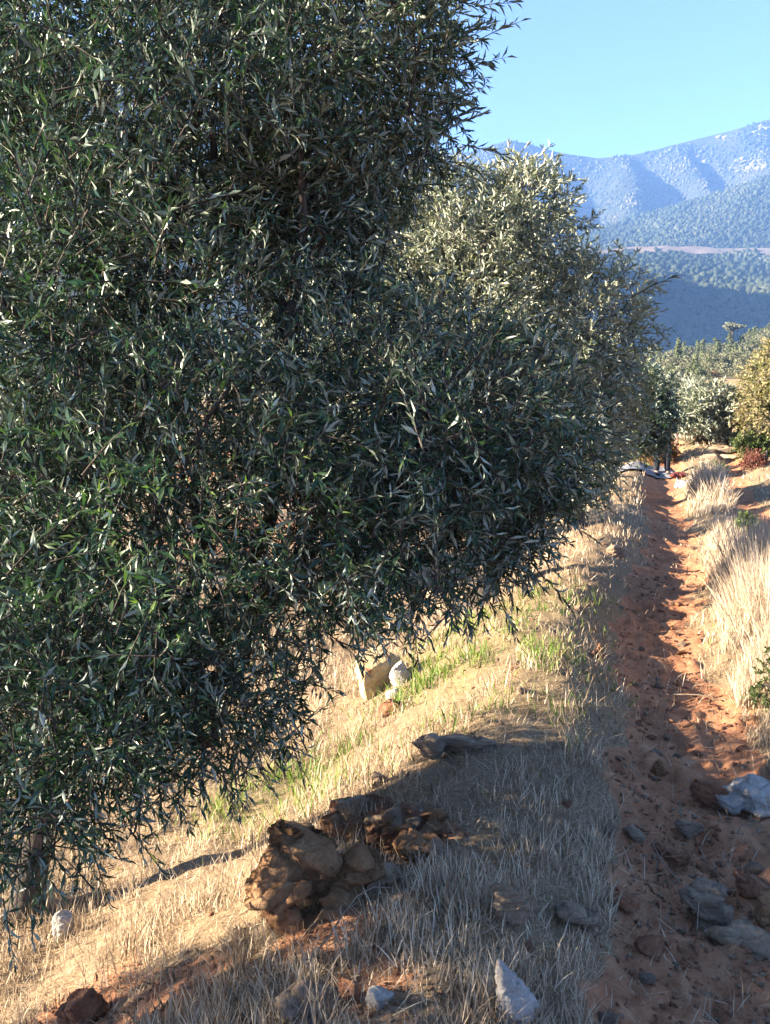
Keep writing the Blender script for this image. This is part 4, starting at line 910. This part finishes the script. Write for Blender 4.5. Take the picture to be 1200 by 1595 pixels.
sheet([pg + np.array(q) for q in ((-1.7, -0.5, 0), (0.25, -0.35, 0), (0.3, 0.55, 0), (-1.6, 0.5, 0))], 'pale sheet spread under the dark round olive, around the feet of the person', 5)
h = hit(1058, 745)
J = Join()
for q in range(4):
    v = ICO2[0] * (0.055 + 0.03 * (q % 2)) * (1 + 0.3 * vn3(ICO2[0] + q, 0.5, q)[:, None]) * np.array((1.3, 1, 0.8)) + h + np.array((0.08 * (q - 1.5), 0.05 * (q % 2), 0.06))
    J.add(v, ICO2[1])
obj('cloth_bundle', J.mesh('cloth_bundle', M['red_cloth']), None, label='small dark red bundle beside the crumpled white sheet', category='bundle')
def skin_mesh(name, verts, edges, radii, mat, sub=2, root=0):
    me = bpy.data.meshes.new(name); me.from_pydata(verts, edges, []); o = bpy.data.objects.new(name, me); COL.objects.link(o)
    o.modifiers.new('s', 'SKIN'); sd = o.modifiers.new('u', 'SUBSURF'); sd.levels = sub; sd.render_levels = sub
    for v, rd in zip(me.skin_vertices[0].data, radii): v.radius = rd if isinstance(rd, tuple) else (rd, rd); v.use_root = False
    me.skin_vertices[0].data[root].use_root = True
    m2 = bpy.data.meshes.new_from_object(o.evaluated_get(bpy.context.evaluated_depsgraph_get())); bpy.data.objects.remove(o)
    m2.materials.clear(); m2.materials.append(mat); m2.polygons.foreach_set('use_smooth', np.ones(len(m2.polygons), bool)); m2.name = name; return m2
person = thing('person', pg, 'person in dark trousers standing under the dark round olive, upper body hidden by its leaves', 'person')
bv = [(0, 0, 0.95), (0, 0, 1.15), (0, 0, 1.36), (0, 0, 1.50), (0, -0.02, 1.62), (0, -0.02, 1.70)]; be = [(0, 1), (1, 2), (2, 3), (3, 4), (4, 5)]; br = [(0.16, 0.11), (0.14, 0.1), (0.17, 0.11), 0.06, (0.075, 0.095), (0.06, 0.08)]
for sg in (-1, 1):
    n0 = len(bv); bv += [(0.09 * sg, 0, 0.86), (0.105 * sg, -0.01, 0.48), (0.115 * sg, 0.01, 0.09), (0.125 * sg, -0.14, 0.03)]; be += [(0, n0), (n0, n0 + 1), (n0 + 1, n0 + 2), (n0 + 2, n0 + 3)]; br += [0.085, 0.058, 0.042, 0.035]
    n0 = len(bv); bv += [(0.2 * sg, 0, 1.42), (0.25 * sg, 0.02, 1.14), (0.24 * sg, -0.08, 0.9), (0.235 * sg, -0.12, 0.82)]; be += [(2, n0), (n0, n0 + 1), (n0 + 1, n0 + 2), (n0 + 2, n0 + 3)]; br += [0.055, 0.043, 0.032, 0.036]
    for q in range(5):
        n1 = len(bv); o_ = (q - 1.5) * 0.018; ex_ = (0.235 * sg + o_ * 0.3, -0.12 - o_, 0.775 - (0.0 if q < 4 else -0.03)); bv += [ex_, (ex_[0] - 0.01 * sg, ex_[1] - 0.005, ex_[2] - (0.05, 0.06, 0.065, 0.055, 0.04)[q])]; be += [(n0 + 3, n1), (n1, n1 + 1)]; br += [0.010, 0.008]
obj('body', skin_mesh('body', bv, be, br, M['skin'], 1), person, Vector((0, 0, 0)))
obj('trousers', skin_mesh('trousers', [(0, 0, 1.0), (0, 0, 0.9), (-0.095, 0, 0.8), (-0.108, -0.01, 0.48), (-0.117, 0.01, 0.1), (0.095, 0, 0.8), (0.108, -0.01, 0.48), (0.117, 0.01, 0.1)], [(0, 1), (1, 2), (2, 3), (3, 4), (1, 5), (5, 6), (6, 7)], [(0.175, 0.125), (0.165, 0.125), 0.1, 0.078, 0.066, 0.1, 0.078, 0.066], M['dark_cloth']), person, Vector((0, 0, 0)))
obj('jacket', skin_mesh('jacket', [(0, 0, 0.92), (0, 0, 1.2), (0, 0, 1.4), (0, 0, 1.5), (-0.2, 0, 1.42), (-0.25, 0.02, 1.14), (-0.24, -0.07, 0.92), (0.2, 0, 1.42), (0.25, 0.02, 1.14), (0.24, -0.07, 0.92)], [(0, 1), (1, 2), (2, 3), (2, 4), (4, 5), (5, 6), (2, 7), (7, 8), (8, 9)], [(0.19, 0.14), (0.18, 0.135), (0.18, 0.13), 0.08, 0.075, 0.062, 0.05, 0.075, 0.062, 0.05], M['jacket']), person, Vector((0, 0, 0)))
hv = ICO3[0] * np.array((0.095, 0.115, 0.1)) + np.array((0, 0.01, 1.70)); hv = hv[:, :]
obj('hair', mesh_np('hair', hv, ICO3[1], M['hair'], None, True), person, Vector((0, 0, 0)))
for sg in (-1, 1):
    sv = ICO2[0] * np.array((0.05, 0.14, 0.05)) + np.array((0.12 * sg, -0.06, 0.045)); sv[:, 2] = np.maximum(sv[:, 2], 0.0); obj('shoe', mesh_np('shoe', sv, ICO2[1], M['dark_cloth'], None, True), person, Vector((0, 0, 0)))

# ------------------------------------------------------------------ haze
def haze(density, top, half, bottom):
    me = bpy.data.meshes.new('haze'); bm = bmesh.new(); bmesh.ops.create_cube(bm, size=1.0); bm.to_mesh(me); bm.free()
    o = obj('haze', me, None, Vector((0, 0, (top + bottom) / 2)), kind='stuff'); o.scale = (2 * half, 2 * half, top - bottom)
    m = bpy.data.materials.new('haze_air'); m.use_nodes = True; nt = m.node_tree; nt.nodes.clear(); out = nt.nodes.new('ShaderNodeOutputMaterial')
    v = nt.nodes.new('ShaderNodeVolumePrincipled'); v.inputs['Density'].default_value = density; v.inputs['Color'].default_value = (0.21, 0.43, 1.0, 1); v.inputs['Anisotropy'].default_value = 0.0
    nt.links.new(v.outputs[0], out.inputs['Volume']); me.materials.append(m)
zmax = float(mount[2].max())
lows = [float(GZ.min())]
haze(2.7e-4, zmax + 40, 5300, min(lows) - 1.0 - 330)
